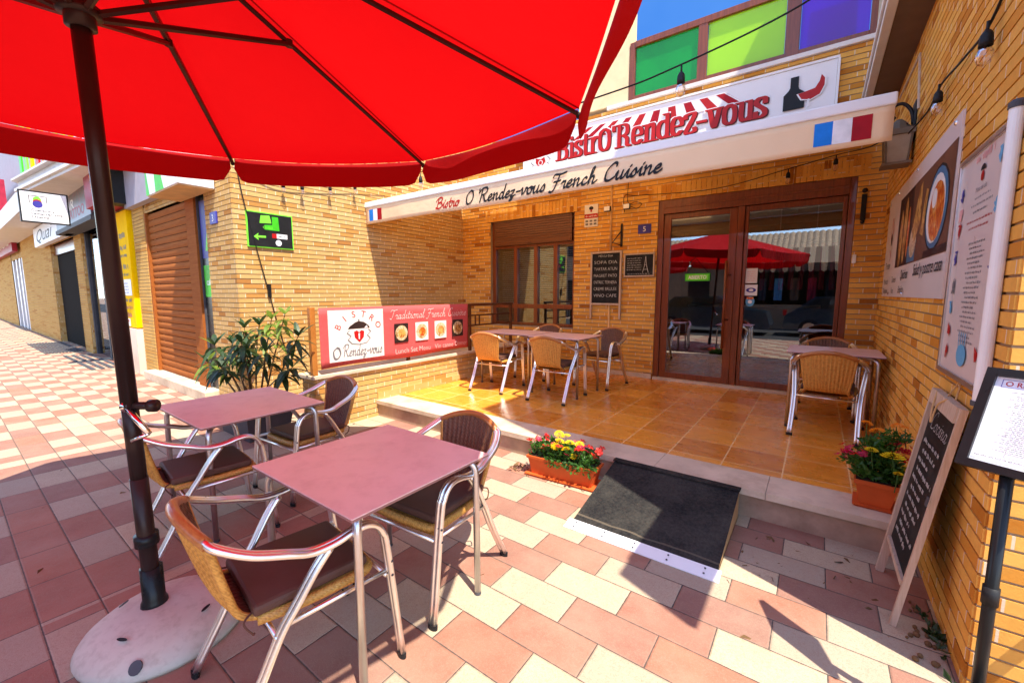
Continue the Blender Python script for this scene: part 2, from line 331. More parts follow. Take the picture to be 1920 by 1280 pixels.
class MB:
    def __init__(s): s.v = []; s.f = []; s.m = []; s.c = 0
    def face(s, pts):
        i = len(s.v); s.v += [Vector(p) for p in pts]; s.f.append(list(range(i, i+len(pts)))); s.m.append(s.c)
    def box(s, x0, x1, y0, y1, z0, z1, mx=None):
        p = [Vector((x, y, z)) for z in (z0, z1) for y in (y0, y1) for x in (x0, x1)]
        if mx: p = [mx @ q for q in p]
        i = len(s.v); s.v += p
        for q in ((0, 2, 3, 1), (4, 5, 7, 6), (0, 1, 5, 4), (2, 6, 7, 3), (0, 4, 6, 2), (1, 3, 7, 5)):
            s.f.append([i+k for k in q]); s.m.append(s.c)
    def tube(s, pts, r, n=8, closed=False, flat=None):
        P = [Vector(p) for p in pts]; L = len(P)
        rr = r if isinstance(r, (list, tuple)) else [r]*L
        T = []
        for k in range(L):
            a = P[(k-1) % L] if (closed or k > 0) else P[k]; b = P[(k+1) % L] if (closed or k < L-1) else P[k]
            t = (b-a); T.append(t.normalized() if t.length > 1e-9 else Vector((0, 0, 1)))
        up = Vector((0, 0, 1)) if abs(T[0].z) < .95 else Vector((1, 0, 0))
        nrm = (up-T[0]*up.dot(T[0])).normalized(); base = len(s.v)
        for k in range(L):
            nrm = (nrm-T[k]*nrm.dot(T[k])).normalized(); bn = T[k].cross(nrm)
            for j in range(n):
                a = 2*math.pi*j/n
                s.v.append(P[k]+nrm*(math.cos(a)*rr[k])+bn*(math.sin(a)*rr[k]))
        for k in range(L if closed else L-1):
            for j in range(n):
                a = base+k*n+j; b = base+k*n+(j+1) % n; k2 = (k+1) % L
                s.f.append([a, b, base+k2*n+(j+1) % n, base+k2*n+j]); s.m.append(s.c)
        if not closed:
            s.f.append([base+j for j in range(n)][::-1]); s.m.append(s.c)
            s.f.append([base+(L-1)*n+j for j in range(n)]); s.m.append(s.c)
    def lathe(s, prof, o, n=20, sx=1., sy=1., mx=None):
        o = Vector(o); base = len(s.v)
        for (r, z) in prof:
            for j in range(n):
                a = 2*math.pi*j/n; q = Vector((r*sx*math.cos(a), r*sy*math.sin(a), z))
                s.v.append((mx @ q if mx else q)+o)
        for k in range(len(prof)-1):
            for j in range(n):
                s.f.append([base+k*n+j, base+k*n+(j+1) % n, base+(k+1)*n+(j+1) % n, base+(k+1)*n+j]); s.m.append(s.c)
        s.f.append([base+j for j in range(n)][::-1]); s.m.append(s.c)
        s.f.append([base+(len(prof)-1)*n+j for j in range(n)]); s.m.append(s.c)
    def grid(s, fn, nu, nv, flip=False):
        base = len(s.v)
        for i in range(nu+1):
            for j in range(nv+1): s.v.append(Vector(fn(i/nu, j/nv)))
        for i in range(nu):
            for j in range(nv):
                q = [base+i*(nv+1)+j, base+(i+1)*(nv+1)+j, base+(i+1)*(nv+1)+j+1, base+i*(nv+1)+j+1]
                s.f.append(q[::-1] if flip else q); s.m.append(s.c)
    def ball(s, o, r, n=8, sz=1.):
        prof = [(max(.001, math.sin(math.pi*k/n))*r, -math.cos(math.pi*k/n)*r*sz) for k in range(n+1)]
        s.lathe(prof, o, n+2)
    def build(s, name, mats, parent=None, smooth=False, bevel=0, solid=0, sub=0, weld=False):
        me = bpy.data.meshes.new(name)
        org = ORG.get(parent.name, Vector((0, 0, 0))) if parent else Vector((0, 0, 0))
        me.from_pydata([tuple(p-org) for p in s.v], [], s.f)
        if not isinstance(mats, (list, tuple)): mats = [mats]
        for m in mats: me.materials.append(m)
        me.polygons.foreach_set('material_index', s.m)
        if weld:
            bm = bmesh.new(); bm.from_mesh(me); bmesh.ops.remove_doubles(bm, verts=bm.verts, dist=1e-4); bmesh.ops.recalc_face_normals(bm, faces=bm.faces); bm.to_mesh(me); bm.free()
        if smooth: me.polygons.foreach_set('use_smooth', [True]*len(me.polygons))
        me.update()
        o = bpy.data.objects.new(name, me); COL.objects.link(o)
        ORG[o.name] = org
        if parent: o.parent = parent
        if solid:
            d = o.modifiers.new('solid', 'SOLIDIFY'); d.thickness = solid; d.offset = 0
        if bevel:
            d = o.modifiers.new('bevel', 'BEVEL'); d.width = bevel; d.segments = 2; d.limit_method = 'ANGLE'
        if sub:
            d = o.modifiers.new('sub', 'SUBSURF'); d.levels = sub; d.render_levels = sub
        return o

def thing(name, label, cat, loc=(0, 0, 0), group=None):
    o = bpy.data.objects.new(name, None); COL.objects.link(o); o.location = loc; o.empty_display_size = .1
    o['label'] = label; o['category'] = cat
    if group: o['group'] = group
    ORG[o.name] = Vector(loc); return o
def tag(o, label, cat, group=None, kind=None):
    o['label'] = label; o['category'] = cat
    if group: o['group'] = group
    if kind: o['kind'] = kind
    return o
def structure(o): o['kind'] = 'structure'; return o
def dup(root, loc, rz, label, group=None):
    r = root.copy(); COL.objects.link(r); r.location = loc; r.rotation_euler = (0, 0, rz); r['label'] = label
    if group: r['group'] = group
    for ch in list(root.children):
        c = ch.copy(); COL.objects.link(c); c.parent = r
        for g in list(ch.children):
            d = g.copy(); COL.objects.link(d); d.parent = c
    return r

# ---------------------------------------------------------------- flat prints (lettering, logos, pictures on a surface)
TXT = {}
def text_polys(s, bold=0., shear=0.):
    k = (s, bold, shear)
    if k in TXT: return TXT[k]
    cu = bpy.data.curves.new('t', 'FONT'); cu.body = s; cu.size = 1; cu.shear = shear; cu.offset = bold; cu.resolution_u = 3
    o = bpy.data.objects.new('t', cu); COL.objects.link(o)
    dg = bpy.context.evaluated_depsgraph_get()
    me = bpy.data.meshes.new_from_object(o.evaluated_get(dg))
    pol = [[(me.vertices[i].co.x, me.vertices[i].co.y) for i in p.vertices] for p in me.polygons]
    bpy.data.objects.remove(o); bpy.data.meshes.remove(me); bpy.data.curves.remove(cu)
    TXT[k] = pol; return pol

# brush script, drawn as pen strokes
SC = {
 'i': (.2, [[(0, .2), (.1, .45), (.09, .1), (.15, 0), (.24, .12)], [(.14, .62), (.16, .66)]]),
 's': (.26, [[(0, .12), (.14, .45), (.2, .18), (.12, 0), (.02, .06)]]),
 't': (.22, [[(.1, .78), (.07, .12), (.14, 0), (.24, .14)], [(0, .48), (.24, .5)]]),
 'r': (.25, [[(0, .3), (.07, .45), (.08, .38), (.17, .42), (.15, .08), (.2, 0), (.27, .12)]]),
 'o': (.3, [[(.16, .45), (.03, .3), (.06, .03), (.18, .02), (.24, .25), (.16, .45), (.3, .38)]]),
 'e': (.27, [[(.03, .18), (.2, .3), (.16, .45), (.04, .3), (.04, .06), (.14, 0), (.27, .14)]]),
 'n': (.36, [[(.02, .42), (.05, .45), (.06, 0)], [(.06, .25), (.18, .45), (.23, .35), (.21, .06), (.26, 0), (.36, .14)]]),
 'd': (.34, [[(.2, .4), (.1, .44), (.02, .2), (.08, 0), (.18, .1), (.24, .5), (.27, .95)], [(.25, .7), (.22, .08), (.27, 0), (.35, .12)]]),
 'z': (.3, [[(.02, .4), (.2, .42), (.04, .04), (.16, .02), (.14, -.2), (.04, -.26), (.02, -.18), (.27, .1)]]),
 'v': (.3, [[(0, .35), (.05, .45), (.1, .03), (.22, .3), (.22, .45), (.31, .4)]]),
 'u': (.36, [[(0, .3), (.06, .45), (.05, .08), (.12, 0), (.22, .2), (.25, .45)], [(.25, .45), (.23, .06), (.28, 0), (.37, .14)]]),
 'c': (.27, [[(.2, .36), (.14, .45), (.04, .25), (.06, .03), (.16, 0), (.28, .14)]]),
 'h': (.36, [[(.02, .2), (.16, .85), (.12, .97), (.07, .7), (.05, 0)], [(.05, .25), (.17, .45), (.22, .33), (.2, .06), (.25, 0), (.36, .14)]]),
 'a': (.32, [[(.2, .4), (.1, .45), (.02, .2), (.08, 0), (.18, .15), (.22, .43)], [(.22, .43), (.2, .06), (.25, 0), (.34, .14)]]),
 'l': (.2, [[(0, .2), (.14, .8), (.1, .96), (.05, .6), (.06, .08), (.11, 0), (.21, .14)]]),
 'B': (.48, [[(.12, .92), (.08, 0)], [(-.05, .7), (.1, .96), (.32, .98), (.4, .78), (.25, .55), (.16, .52)], [(.2, .53), (.4, .45), (.42, .15), (.22, -.02), (0, .08)]]),
 'O': (.46, [[(.25, .98), (.05, .65), (.1, .08), (.28, .02), (.44, .4), (.38, .85), (.25, .98), (.2, .9)]]),
 'R': (.5, [[(.12, .92), (.06, 0)], [(-.05, .7), (.1, .96), (.34, .98), (.4, .75), (.25, .52), (.14, .5)], [(.2, .52), (.32, .1), (.4, 0), (.5, .1)]]),
 'F': (.44, [[(0, .8), (.06, .95), (.3, .92), (.54, 1.)], [(.28, .92), (.18, .2), (.08, -.15), (-.06, -.1)], [(.08, .48), (.36, .52)]]),
 'C': (.46, [[(.42, .8), (.4, .96), (.28, .98), (.08, .6), (.08, .1), (.24, 0), (.44, .18)]]),
 'T': (.44, [[(-.02, .75), (.04, .95), (.3, .92), (.52, 1)], [(.26, .93), (.18, .2), (.1, 0), (0, .08)]]),
 "'": (.12, [[(.05, .95), (.06, .86)]]), '-': (.26, [[(.02, .28), (.22, .3)]]), ' ': (.26, []),
}
# heavy condensed slab letters, x-height .74
SL = {
 'B': (.5, [[(.1, 0), (.1, 1)], [(.0, 1), (.24, 1), (.36, .92), (.36, .62), (.24, .53), (.1, .53)], [(.24, .53), (.39, .43), (.39, .1), (.25, 0), (0, 0)]]),
 'i': (.22, [[(.1, 0), (.1, .72)], [(0, .72), (.1, .72)], [(0, 0), (.2, 0)], [(.1, .9), (.1, 1.)]]),
 's': (.32, [[(.24, .52), (.24, .68), (.14, .74), (.04, .64), (.05, .5), (.22, .28), (.24, .1), (.13, 0), (.03, .06), (.03, .22)]]),
 't': (.26, [[(.1, .95), (.1, .1), (.16, 0), (.22, .06)], [(0, .72), (.22, .72)]]),
 'r': (.3, [[(.1, 0), (.1, .72)], [(0, .72), (.1, .72)], [(0, 0), (.2, 0)], [(.12, .55), (.2, .74), (.26, .66)]]),
 'O': (.5, [[(.23, 1), (.08, .8), (.08, .2), (.23, 0), (.38, .2), (.38, .8), (.23, 1)]]),
 "'": (.14, [[(.05, 1), (.05, .8)]]),
 'R': (.52, [[(.1, 0), (.1, 1)], [(0, 1), (.24, 1), (.36, .9), (.36, .6), (.24, .5), (.1, .5)], [(0, 0), (.2, 0)], [(.26, .48), (.36, .35), (.37, .06), (.46, 0)]]),
 'e': (.38, [[(.06, .38), (.3, .38), (.3, .6), (.18, .74), (.06, .6), (.06, .14), (.18, 0), (.3, .14)]]),
 'n': (.42, [[(.1, 0), (.1, .72)], [(0, .72), (.1, .72)], [(0, 0), (.18, 0)], [(.12, .6), (.24, .74), (.31, .62), (.31, 0)], [(.24, 0), (.4, 0)]]),
 'd': (.42, [[(.31, 1), (.31, 0)], [(.22, 1), (.31, 1)], [(.31, .62), (.2, .74), (.06, .58), (.06, .14), (.2, 0), (.31, .1)], [(.31, 0), (.4, 0)]]),
 'z': (.36, [[(.05, .58), (.05, .72), (.3, .72), (.06, .01), (.3, .01), (.3, .16)]]),
 '-': (.28, [[(.04, .36), (.22, .36)], [(.04, .31), (.22, .31)]]),
 'v': (.4, [[(.06, .72), (.19, 0), (.32, .72)], [(0, .72), (.14, .72)], [(.26, .72), (.38, .72)]]),
 'o': (.38, [[(.18, .74), (.06, .58), (.06, .14), (.18, 0), (.3, .14), (.3, .58), (.18, .74)]]),
 'u': (.42, [[(.1, .72), (.1, .12), (.2, 0), (.31, .12)], [(0, .72), (.1, .72)], [(.31, .72), (.31, 0)], [(.24, .72), (.31, .72)], [(.31, 0), (.4, 0)]]),
 ' ': (.2, []),
}
def hull(pts):
    pts = sorted(set((round(x, 6), round(y, 6)) for x, y in pts))
    if len(pts) < 3: return pts
    def half(ps):
        h = []
        for q in ps:
            while len(h) > 1 and (h[-1][0]-h[-2][0])*(q[1]-h[-2][1])-(h[-1][1]-h[-2][1])*(q[0]-h[-2][0]) <= 0: h.pop()
            h.append(q)
        return h
    a = half(pts); b = half(pts[::-1]); return a[:-1]+b[:-1]

class Print:
    """flat artwork on a plane: origin o, right vector u, up vector w, metres"""
    def __init__(s, o, u, w, lift=.002):
        s.mb = MB(); s.o = Vector(o); s.u = Vector(u).normalized(); s.w = Vector(w).normalized(); s.n = s.u.cross(s.w); s.mats = []; s.h = lift; s.bend = None
    def mat(s, m):
        if m not in s.mats: s.mats.append(m)
        s.mb.c = s.mats.index(m)
    def pt(s, x, y):
        q = s.o+s.u*x+s.w*y+s.n*s.h
        return s.bend(q, x, y) if s.bend else q
    def poly(s, m, pts, step=.00012):
        s.mat(M[m]); s.h += step; s.mb.face([s.pt(*p) for p in pts])
    def rect(s, m, x0, y0, x1, y1): s.poly(m, [(x0, y0), (x1, y0), (x1, y1), (x0, y1)])
    def disc(s, m, x, y, rx, ry=None, n=18, a0=0., a1=360.):
        ry = ry or rx
        s.poly(m, [(x+rx*math.cos(R(a0+(a1-a0)*k/n)), y+ry*math.sin(R(a0+(a1-a0)*k/n))) for k in range(n+(a1-a0 < 360))])
    def text(s, m, t, x, y, h, bold=0., shear=0., sx=1., rot=0., center=False, fit=None):
        pol = text_polys(t, bold, shear)
        if not pol: return
        xs = [p[0] for q in pol for p in q]; wd = max(xs)-min(xs)
        k = h/.7
        if fit: sx = fit/(wd*k)
        ox = -(max(xs)+min(xs))/2 if center else -min(xs)
        c, sn = math.cos(rot), math.sin(rot)
        s.mat(M[m]); s.h += .0002
        for q in pol:
            s.mb.face([s.pt(x+(px+ox)*k*sx*c-py*k*sn, y+(px+ox)*k*sx*sn+py*k*c) for px, py in q])
    def strokes(s, m, lines, nib, step=.000008):
        s.mat(M[m])
        for ln in lines:
            for (a, b) in zip(ln[:-1], ln[1:]):
                s.h += step
                hp = hull([(a[0]+q[0], a[1]+q[1]) for q in nib]+[(b[0]+q[0], b[1]+q[1]) for q in nib])
                if len(hp) > 2: s.mb.face([s.pt(*p) for p in hp])
    def letters(s, m, font, t, x, y, h, sx=1., shear=0., nib=None, dx=0., dy=0., smooth=5, fit=None):
        wd = sum(font[ch][0] for ch in t)
        if fit: sx = fit/(wd*h)
        cx = 0.
        for ch in t:
            adv, st = font[ch]
            ls = []
            for ln in st:
                pp = catmull([(a, b, 0) for a, b in ln], smooth) if len(ln) > 2 else [Vector((*p, 0)) for p in ln]
                ls.append([(x+dx+((cx+p.x)*sx+p.y*shear)*h, y+dy+p.y*h) for p in pp])
            s.strokes(m, ls, [(q[0]*h*(1 if font is SC else sx), q[1]*h) for q in (nib or PEN)])
            cx += adv
    def scribble(s, m, x, y, w, h=.006, k=1, seed=0):
        """a line of print too small to read: word-like dashes"""
        r = random.Random(seed*77+int(abs(x*1000))+int(abs(y*1000)))
        s.mat(M[m]); s.h += .0001; cx = x
        while cx < x+w:
            l = r.uniform(1.2, 4.5)*h; e = min(cx+l, x+w)
            n = max(2, int((e-cx)/h*1.6))
            for i in range(n):
                a = cx+(e-cx)*i/n; b = a+(e-cx)/n*.62; hh = h*r.uniform(.55, 1.1); lo = -h*.25*(r.random() < .15)
                s.mb.face([s.pt(a, y+lo), s.pt(b, y+lo), s.pt(b, y+hh), s.pt(a, y+hh)])
            cx = e+h*.8
    def build(s, name, parent): return s.mb.build(name, s.mats, parent)
def pen(w, t, a):
    out = []
    for k in range(8):
        x, y = w/2*math.cos(k*math.pi/4), t/2*math.sin(k*math.pi/4); out.append((x*math.cos(a)-y*math.sin(a), x*math.sin(a)+y*math.cos(a)))
    return out
PEN = pen(.19, .09, R(48))
SLAB = [(-.062, -.03), (.062, -.03), (.062, .03), (-.062, .03)]

# ---------------------------------------------------------------- brick walls with real recessed bed joints
CO = .0625
def brick_wall(mb, axis, const, sgn, u0, u1, z0, z1, holes=(), proud=.0085):
    """axis 'x': plane y=const facing sgn*y ; axis 'y': plane x=const facing sgn*x. slot 0 brick, slot 1 mortar"""
    def P(u, d, z): return (u, const+sgn*d, z) if axis == 'x' else (const+sgn*d, u, z)
    us = sorted({u0, u1, *[min(max(h[k], u0), u1) for h in holes for k in (0, 1)]}); zs = sorted({z0, z1, *[min(max(h[k], z0), z1) for h in holes for k in (2, 3)]})
    mb.c = 1
    for a, b in zip(us[:-1], us[1:]):
        for c, d in zip(zs[:-1], zs[1:]):
            if b-a < 1e-6 or d-c < 1e-6: continue
            if any(h[0] <= (a+b)/2 <= h[1] and h[2] <= (c+d)/2 <= h[3] for h in holes): continue
            mb.face([P(a, 0, c), P(b, 0, c), P(b, 0, d), P(a, 0, d)])
    mb.c = 0
    for k in range(math.floor(z0/CO), math.ceil(z1/CO)):
        a, b = max(z0, k*CO+.0055), min(z1, (k+1)*CO-.0055)
        if b-a < .006: continue
        iv = [(u0, u1)]
        for h in holes:
            if h[2] < b-.004 and h[3] > a+.004:
                nv = []
                for (p, q) in iv:
                    if h[1] <= p or h[0] >= q: nv.append((p, q)); continue
                    if h[0] > p: nv.append((p, h[0]))
                    if h[1] < q: nv.append((h[1], q))
                iv = nv
        for (p, q) in iv:
            if q-p < .01: continue
            d = proud
            mb.face([P(p, d, a), P(q, d, a), P(q, d, b), P(p, d, b)])
            mb.face([P(p, 0, b), P(q, 0, b), P(q, d, b), P(p, d, b)])
            mb.face([P(p, 0, a), P(q, 0, a), P(q, d, a), P(p, d, a)])
            for e in (p, q): mb.face([P(e, 0, a), P(e, d, a), P(e, d, b), P(e, 0, b)])

# ================================================================ camera, light, sky
cam = bpy.data.cameras.new('camera'); co = bpy.data.objects.new('camera', cam); COL.objects.link(co); sc.camera = co
cam.sensor_width = 36; cam.lens = 14.72; cam.clip_start = .05; cam.clip_end = 600
AX = Vector((.80857, -.06702, -.58458)); AY = Vector((.58841, .0921, .8033)); AZ = Vector((0, .99349, -.1139))
co.matrix_world = Matrix(((AX.x, AX.y, -AX.z, 0), (AY.x, AY.y, -AY.z, 0), (AZ.x, AZ.y, -AZ.z, 1.5), (0, 0, 0, 1)))
SD = Vector((-.48, .185, -1)).normalized()
sl = bpy.data.lights.new('sun', 'SUN'); so = bpy.data.objects.new('sun', sl); COL.objects.link(so)
sl.energy = 2.6; sl.angle = R(.5); sl.color = (1, .92, .78); so.rotation_euler = SD.to_track_quat('-Z', 'Y').to_euler()
w = bpy.data.worlds.new('World'); sc.world = w; w.use_nodes = True
nt = w.node_tree; bg = nt.nodes['Background']; sk = nt.nodes.new('ShaderNodeTexSky'); sk.sky_type = 'NISHITA'; sk.sun_disc = False
sk.sun_elevation = math.asin(-SD.z); sk.sun_rotation = math.atan2(-SD.x, -SD.y); sk.ozone_density = 4.5; sk.air_density = .8; sk.dust_density = 0.
hs = nt.nodes.new('ShaderNodeHueSaturation'); hs.inputs['Saturation'].default_value = .82; nt.links.new(sk.outputs[0], hs.inputs['Color']); nt.links.new(hs.outputs[0], bg.inputs[0]); bg.inputs[1].default_value = .15
vs = sc.view_settings; vs.view_transform = 'Standard'; vs.look = 'None'; vs.gamma = 1; vs.use_curve_mapping = False; vs.exposure = 2.05
sc.cycles.max_bounces = 8; sc.cycles.diffuse_bounces = 7; sc.cycles.glossy_bounces = 4; sc.cycles.transparent_max_bounces = 10; sc.cycles.caustics_reflective = False; sc.cycles.caustics_refractive = False
sc.cycles.use_denoising = True

F, XL, XR, YC, YL = 6.57, -6.04, .57, 2.25, 2.32

# ================================================================ setting
b = MB(); b.face([(-180, -180, GZ), (180, -180, GZ), (180, 180, GZ), (-180, 180, GZ)]); structure(b.build('ground', M['paving']))
m_, nt_, out_ = new_mat('clear blue sky'); e_ = nt_.nodes.new('ShaderNodeEmission'); e_.inputs[0].default_value = (.05, .27, .9, 1); e_.inputs[1].default_value = .24; g_ = N(nt_); nt_.links.new(g_.mix(g_.noise(g_.pos(), .02, 4, .55), (.03, .22, .85, 1), (.13, .37, .98, 1)), e_.inputs[0]); nt_.links.new(e_.outputs[0], out_.inputs['Surface'])
b = MB(); b.grid(lambda u, v: (170*math.cos(R(10+160*u)), 170*math.sin(R(10+160*u)), -2+190*v), 40, 6); structure(b.build('sky', m_, smooth=True))
b = MB(); b.face([(-90, -9.5, GZ+.004), (60, -9.5, GZ+.004), (60, -3.3, GZ+.004), (-90, -3.3, GZ+.004)]); structure(b.build('road', M['asphalt']))
b = MB()
b.c = 0; b.box(-4.45, XR, 3.52, F-.02, GZ-.1, PZ)
b.c = 1
xs = [-4.44, -3.3, -2.15, -.95, -.2, XR-.01]
for a, c in zip(xs[:-1], xs[1:]): b.box(a+.0015, c-.0015, 3.18, 3.518, PZ-.045, PZ+.001)
b.c = 2; b.box(-4.44, XR-.01, 3.205, 3.517, GZ-.1, PZ-.046)
structure(b.build('terrace_floor', [M['tile'], M['stone'], M['riser']]))

# ---------------------------------------------------------------- bistro building
BB = thing('bistro_building', 'yellow brick bistro front with glazed timber doors, shuttered window and coloured glass balcony', 'building', (-2.7, F, 0))
b = MB()
brick_wall(b, 'x', F, -1, XL, XR, 0, 4.36, [(-5.3, -3.45, .9, 2.88), (-2.04, .29, .0, 2.88)])
for x in (-5.3, -3.45, -2.04, .29):      # reveals
    z0 = .9 if x < -3 else .16; b.c = 1; b.face([(x, F, z0), (x, F+.16, z0), (x, F+.16, 2.88), (x, F, 2.88)])
for x0, x1 in ((-5.3, -3.45), (-2.04, .29)): b.face([(x0, F, 2.88), (x1, F, 2.88), (x1, F+.16, 2.88), (x0, F+.16, 2.88)])
b.build('wall', [M['brick_o'], M['mortar']], BB)
b = MB()
for x0, x1 in ((-5.42, -3.33), (-2.2, .4)):
    b = MB(); n = int((x1-x0)/.068); s = (x1-x0)/n
    for k in range(n): b.box(x0+k*s+.004, x0+(k+1)*s-.004, F-.014, F-.0085, 2.885, 3.105)
    b.build('lintel', M['soldier'], BB)
b = MB(); b.box(-2.03, .28, F-.03, F+.1, 0.155, .2); b.box(-3.4, -2.06, F-.02, F-.009, .162, .235); b.build('threshold', M['stone'], BB)
b = MB(); b.box(XL, .5, F+.02, 12, 4.2, 4.36); b.build('roof', M['offwhite'], BB)
b = MB(); b.box(-2.9, .33, F-.05, F+.1, 4.365, 4.42); b.build('coping', M['offwhite'], BB, bevel=.006)
b = MB(); b.box(-3.4, -2.56, F-.02, F+.25, 4.425, 6.1); b.build('pier', M['creamwall'], BB)
# balcony of coloured panes
fr = MB()
for x0, x1 in ((-2.55, -2.47), (-1.58, -1.46), (-.55, -.4), (.27, .33)): fr.box(x0, x1, F-.03, F+.05, 4.425, 5.24)
fr.box(-2.47, .27, F-.035, F+.055, 5.16, 5.245); fr.box(-2.47, .27, F-.028, F+.045, 4.424, 4.475)
frame = fr.build('balcony_frame', M['wood'], BB, bevel=.004)
for nm, mm, x0, x1 in (('green_pane', 'green_glass', -2.47, -1.58), ('lime_pane', 'lime_glass', -1.46, -.55), ('purple_pane', 'purple_glass', -.4, .27)):
    b = MB(); b.box(x0+.006, x1-.006, F+.004, F+.014, 4.478, 5.157); b.build(nm, M[mm], frame)
# inside of the dining room
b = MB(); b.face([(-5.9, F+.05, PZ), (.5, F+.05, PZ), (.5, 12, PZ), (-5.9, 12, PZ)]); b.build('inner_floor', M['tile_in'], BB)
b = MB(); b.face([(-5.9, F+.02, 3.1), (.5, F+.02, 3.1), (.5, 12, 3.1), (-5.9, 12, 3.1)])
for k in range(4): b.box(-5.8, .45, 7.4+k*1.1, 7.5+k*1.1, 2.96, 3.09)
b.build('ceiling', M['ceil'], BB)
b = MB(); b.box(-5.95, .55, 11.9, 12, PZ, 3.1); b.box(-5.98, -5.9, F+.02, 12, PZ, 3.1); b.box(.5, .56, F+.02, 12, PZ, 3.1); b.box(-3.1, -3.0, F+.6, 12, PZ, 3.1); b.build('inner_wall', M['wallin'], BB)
# window
b = MB(); b.box(-5.3, -5.22, F+.06, F+.14, .9, 2.88); b.box(-3.51, -3.45, F+.06, F+.14, .9, 2.88)
for x0, x1 in ((-4.78, -4.7), (-4.32, -4.24), (-3.9, -3.82)): b.box(x0, x1, F+.055, F+.13, .95, 2.4)
b.box(-5.22, -3.51, F+.06, F+.14, 2.36, 2.41); b.box(-5.22, -3.51, F+.05, F+.14, 1.22, 1.3); b.box(-5.22, -3.51, F+.06, F+.14, .9, .95)
wf = b.build('window_frame', M['wood'], BB, bevel=.004)
b = MB(); b.face([(-5.22, F+.1, .95), (-3.51, F+.1, .95), (-3.51, F+.1, 2.36), (-5.22, F+.1, 2.36)]); b.build('pane', M['glass'], wf)
b = MB(); b.box(-5.22, -3.52, F+.02, F+.05, 2.41, 2.5)
for k in range(9): b.box(-5.22, -3.52, F+.026, F+.05, 2.503+k*.042, 2.541+k*.042)
b.box(-4.5, -4.36, F+.005, F+.02, 2.44, 2.46); b.build('roller_shutter', M['shutter'], BB, bevel=.004)
b = MB()
for k in range(26): b.box(-5.15, -3.55, F+.18, F+.21, 1.33+k*.039, 1.334+k*.039)
b.build('blind', M['offwhite'], BB)
# doors
b = MB(); b.box(-2.04, -1.96, F+.01, F+.12, .2, 2.88); b.box(.22, .29, F+.01, F+.12, .2, 2.88); b.box(-1.96, .22, F+.0, F+.12, 2.68, 2.877); b.box(-1.96, .22, F-.01, F+.0, 2.76, 2.79); b.box(-.96, -.88, F+.012, F+.12, .2, 2.68)
b.build('door_frame', M['wood'], BB, bevel=.005)
for x0, x1, nm in ((-1.955, -.965, 'entrance_door'), (-.875, .215, 'side_light')):
    sd = .1 if nm == 'entrance_door' else .045
    b = MB(); b.box(x0, x0+sd, F+.03, F+.08, .2, 2.675); b.box(x1-sd, x1, F+.03, F+.08, .2, 2.675); b.box(x0+sd, x1-sd, F+.03, F+.08, .2, .29); b.box(x0+sd, x1-sd, F+.03, F+.08, 2.6, 2.675)
    d = b.build(nm, M['wood'], BB, bevel=.005)
    b = MB(); b.face([(x0+sd, F+.055, .29), (x1-sd, F+.055, .29), (x1-sd, F+.055, 2.6), (x0+sd, F+.055, 2.6)]); b.build('pane', M['glass'], d)
    if nm == 'entrance_door':
        b = MB(); b.tube([(-1.06, F-.07, .72), (-1.06, F-.07, 1.95)], .018, 10)
        for z in (1.13, 1.76): b.tube([(-1.06, F-.07, z), (-1.02, F+.03, z)], .012)
        b.build('handle', M['wood'], d, smooth=True)
p = Print((0, F+.053, 0), (1, 0, 0), (0, 0, 1)); p.rect('offwhite', -.83, 1.64, -.69, 1.84)
for k in range(5): p.scribble('pinktext', -.81, 1.67+k*.03, .1, .012, seed=k)
p.rect('sign_white', -.83, 1.47, -.68, 1.62); p.disc('purple', -.755, 1.545, .06, .032); p.disc('sign_white', -.755, 1.545, .028, .018)
p.disc('lightblue', -.76, 1.39, .055, .07); p.rect('soup', -.8, 1.42, -.72, 1.45); p.disc('sign_white', -.76, 1.385, .025); p.build('sticker', BB)

# inside things seen through the glass
cu = MB()
for k in range(9):
    x = -.82+k*.115; cu.grid(lambda u, v, x=x, k=k: (x+u*.06, F+.5+.012*math.sin(u*6+k), 1.55+v*.62), 3, 4)
tag(cu.build('curtain', M['crimson'], None, solid=.002), 'dark red striped curtain hanging inside the glass doors', 'curtain')
for i, (x, y) in enumerate(((-.6, 8.6), (-.1, 9.3))):
    t = thing('pendant_lamp', ('nearer', 'farther')[i]+' of two slim pendant lamps in the dining room', 'lamp', (x, y, 3.0), 'pendant lamps in the dining room')
    b = MB(); b.tube([(x, y, 3.05), (x, y, 2.5)], .008); b.build('cord', M['offwhite'], t)
    b = MB(); b.lathe([(.02, 2.5), (.1, 2.42), (.11, 2.4)], (x, y, 0), 16); b.build('lamp_shade', M['steel'], t)
t = thing('bar_counter', 'pale bar counter inside behind the glass door', 'counter', (-1.2, 10.6, PZ))
b = MB(); b.box(-2.4, 0, 10.4, 10.9, PZ, 1.2); b.build('body', M['wallin'], t); b = MB(); b.box(-2.45, .05, 10.33, 10.95, 1.2, 1.25); b.build('worktop', M['stone'], t)
t = thing('open_sign', 'small green ABIERTO sign hanging behind the left door pane', 'sign', (-1.45, F+.02, 1.73))
b = MB(); b.box(-1.62, -1.28, F+.02, F+.032, 1.68, 1.79); b.build('board', M['green'], t)
p = Print((0, F+.02, 0), (1, 0, 0), (0, 0, 1)); p.rect('lime', -1.6, 1.695, -1.3, 1.775); p.text('sign_white', 'ABIERTO', -1.45, 1.71, .05, .02, fit=.25, center=True); p.build('lettering', t)
b = MB(); b.tube([(-1.6, F+.026, 1.79), (-1.48, F+.03, 2.0), (-1.3, F+.026, 1.79)], .003, 5); b.build('cord', M['wire'], t)
t = thing('sun_lounger', 'reclined terrace chair standing behind the purple balcony pane', 'chair', (-.1, F+.9, 4.36))
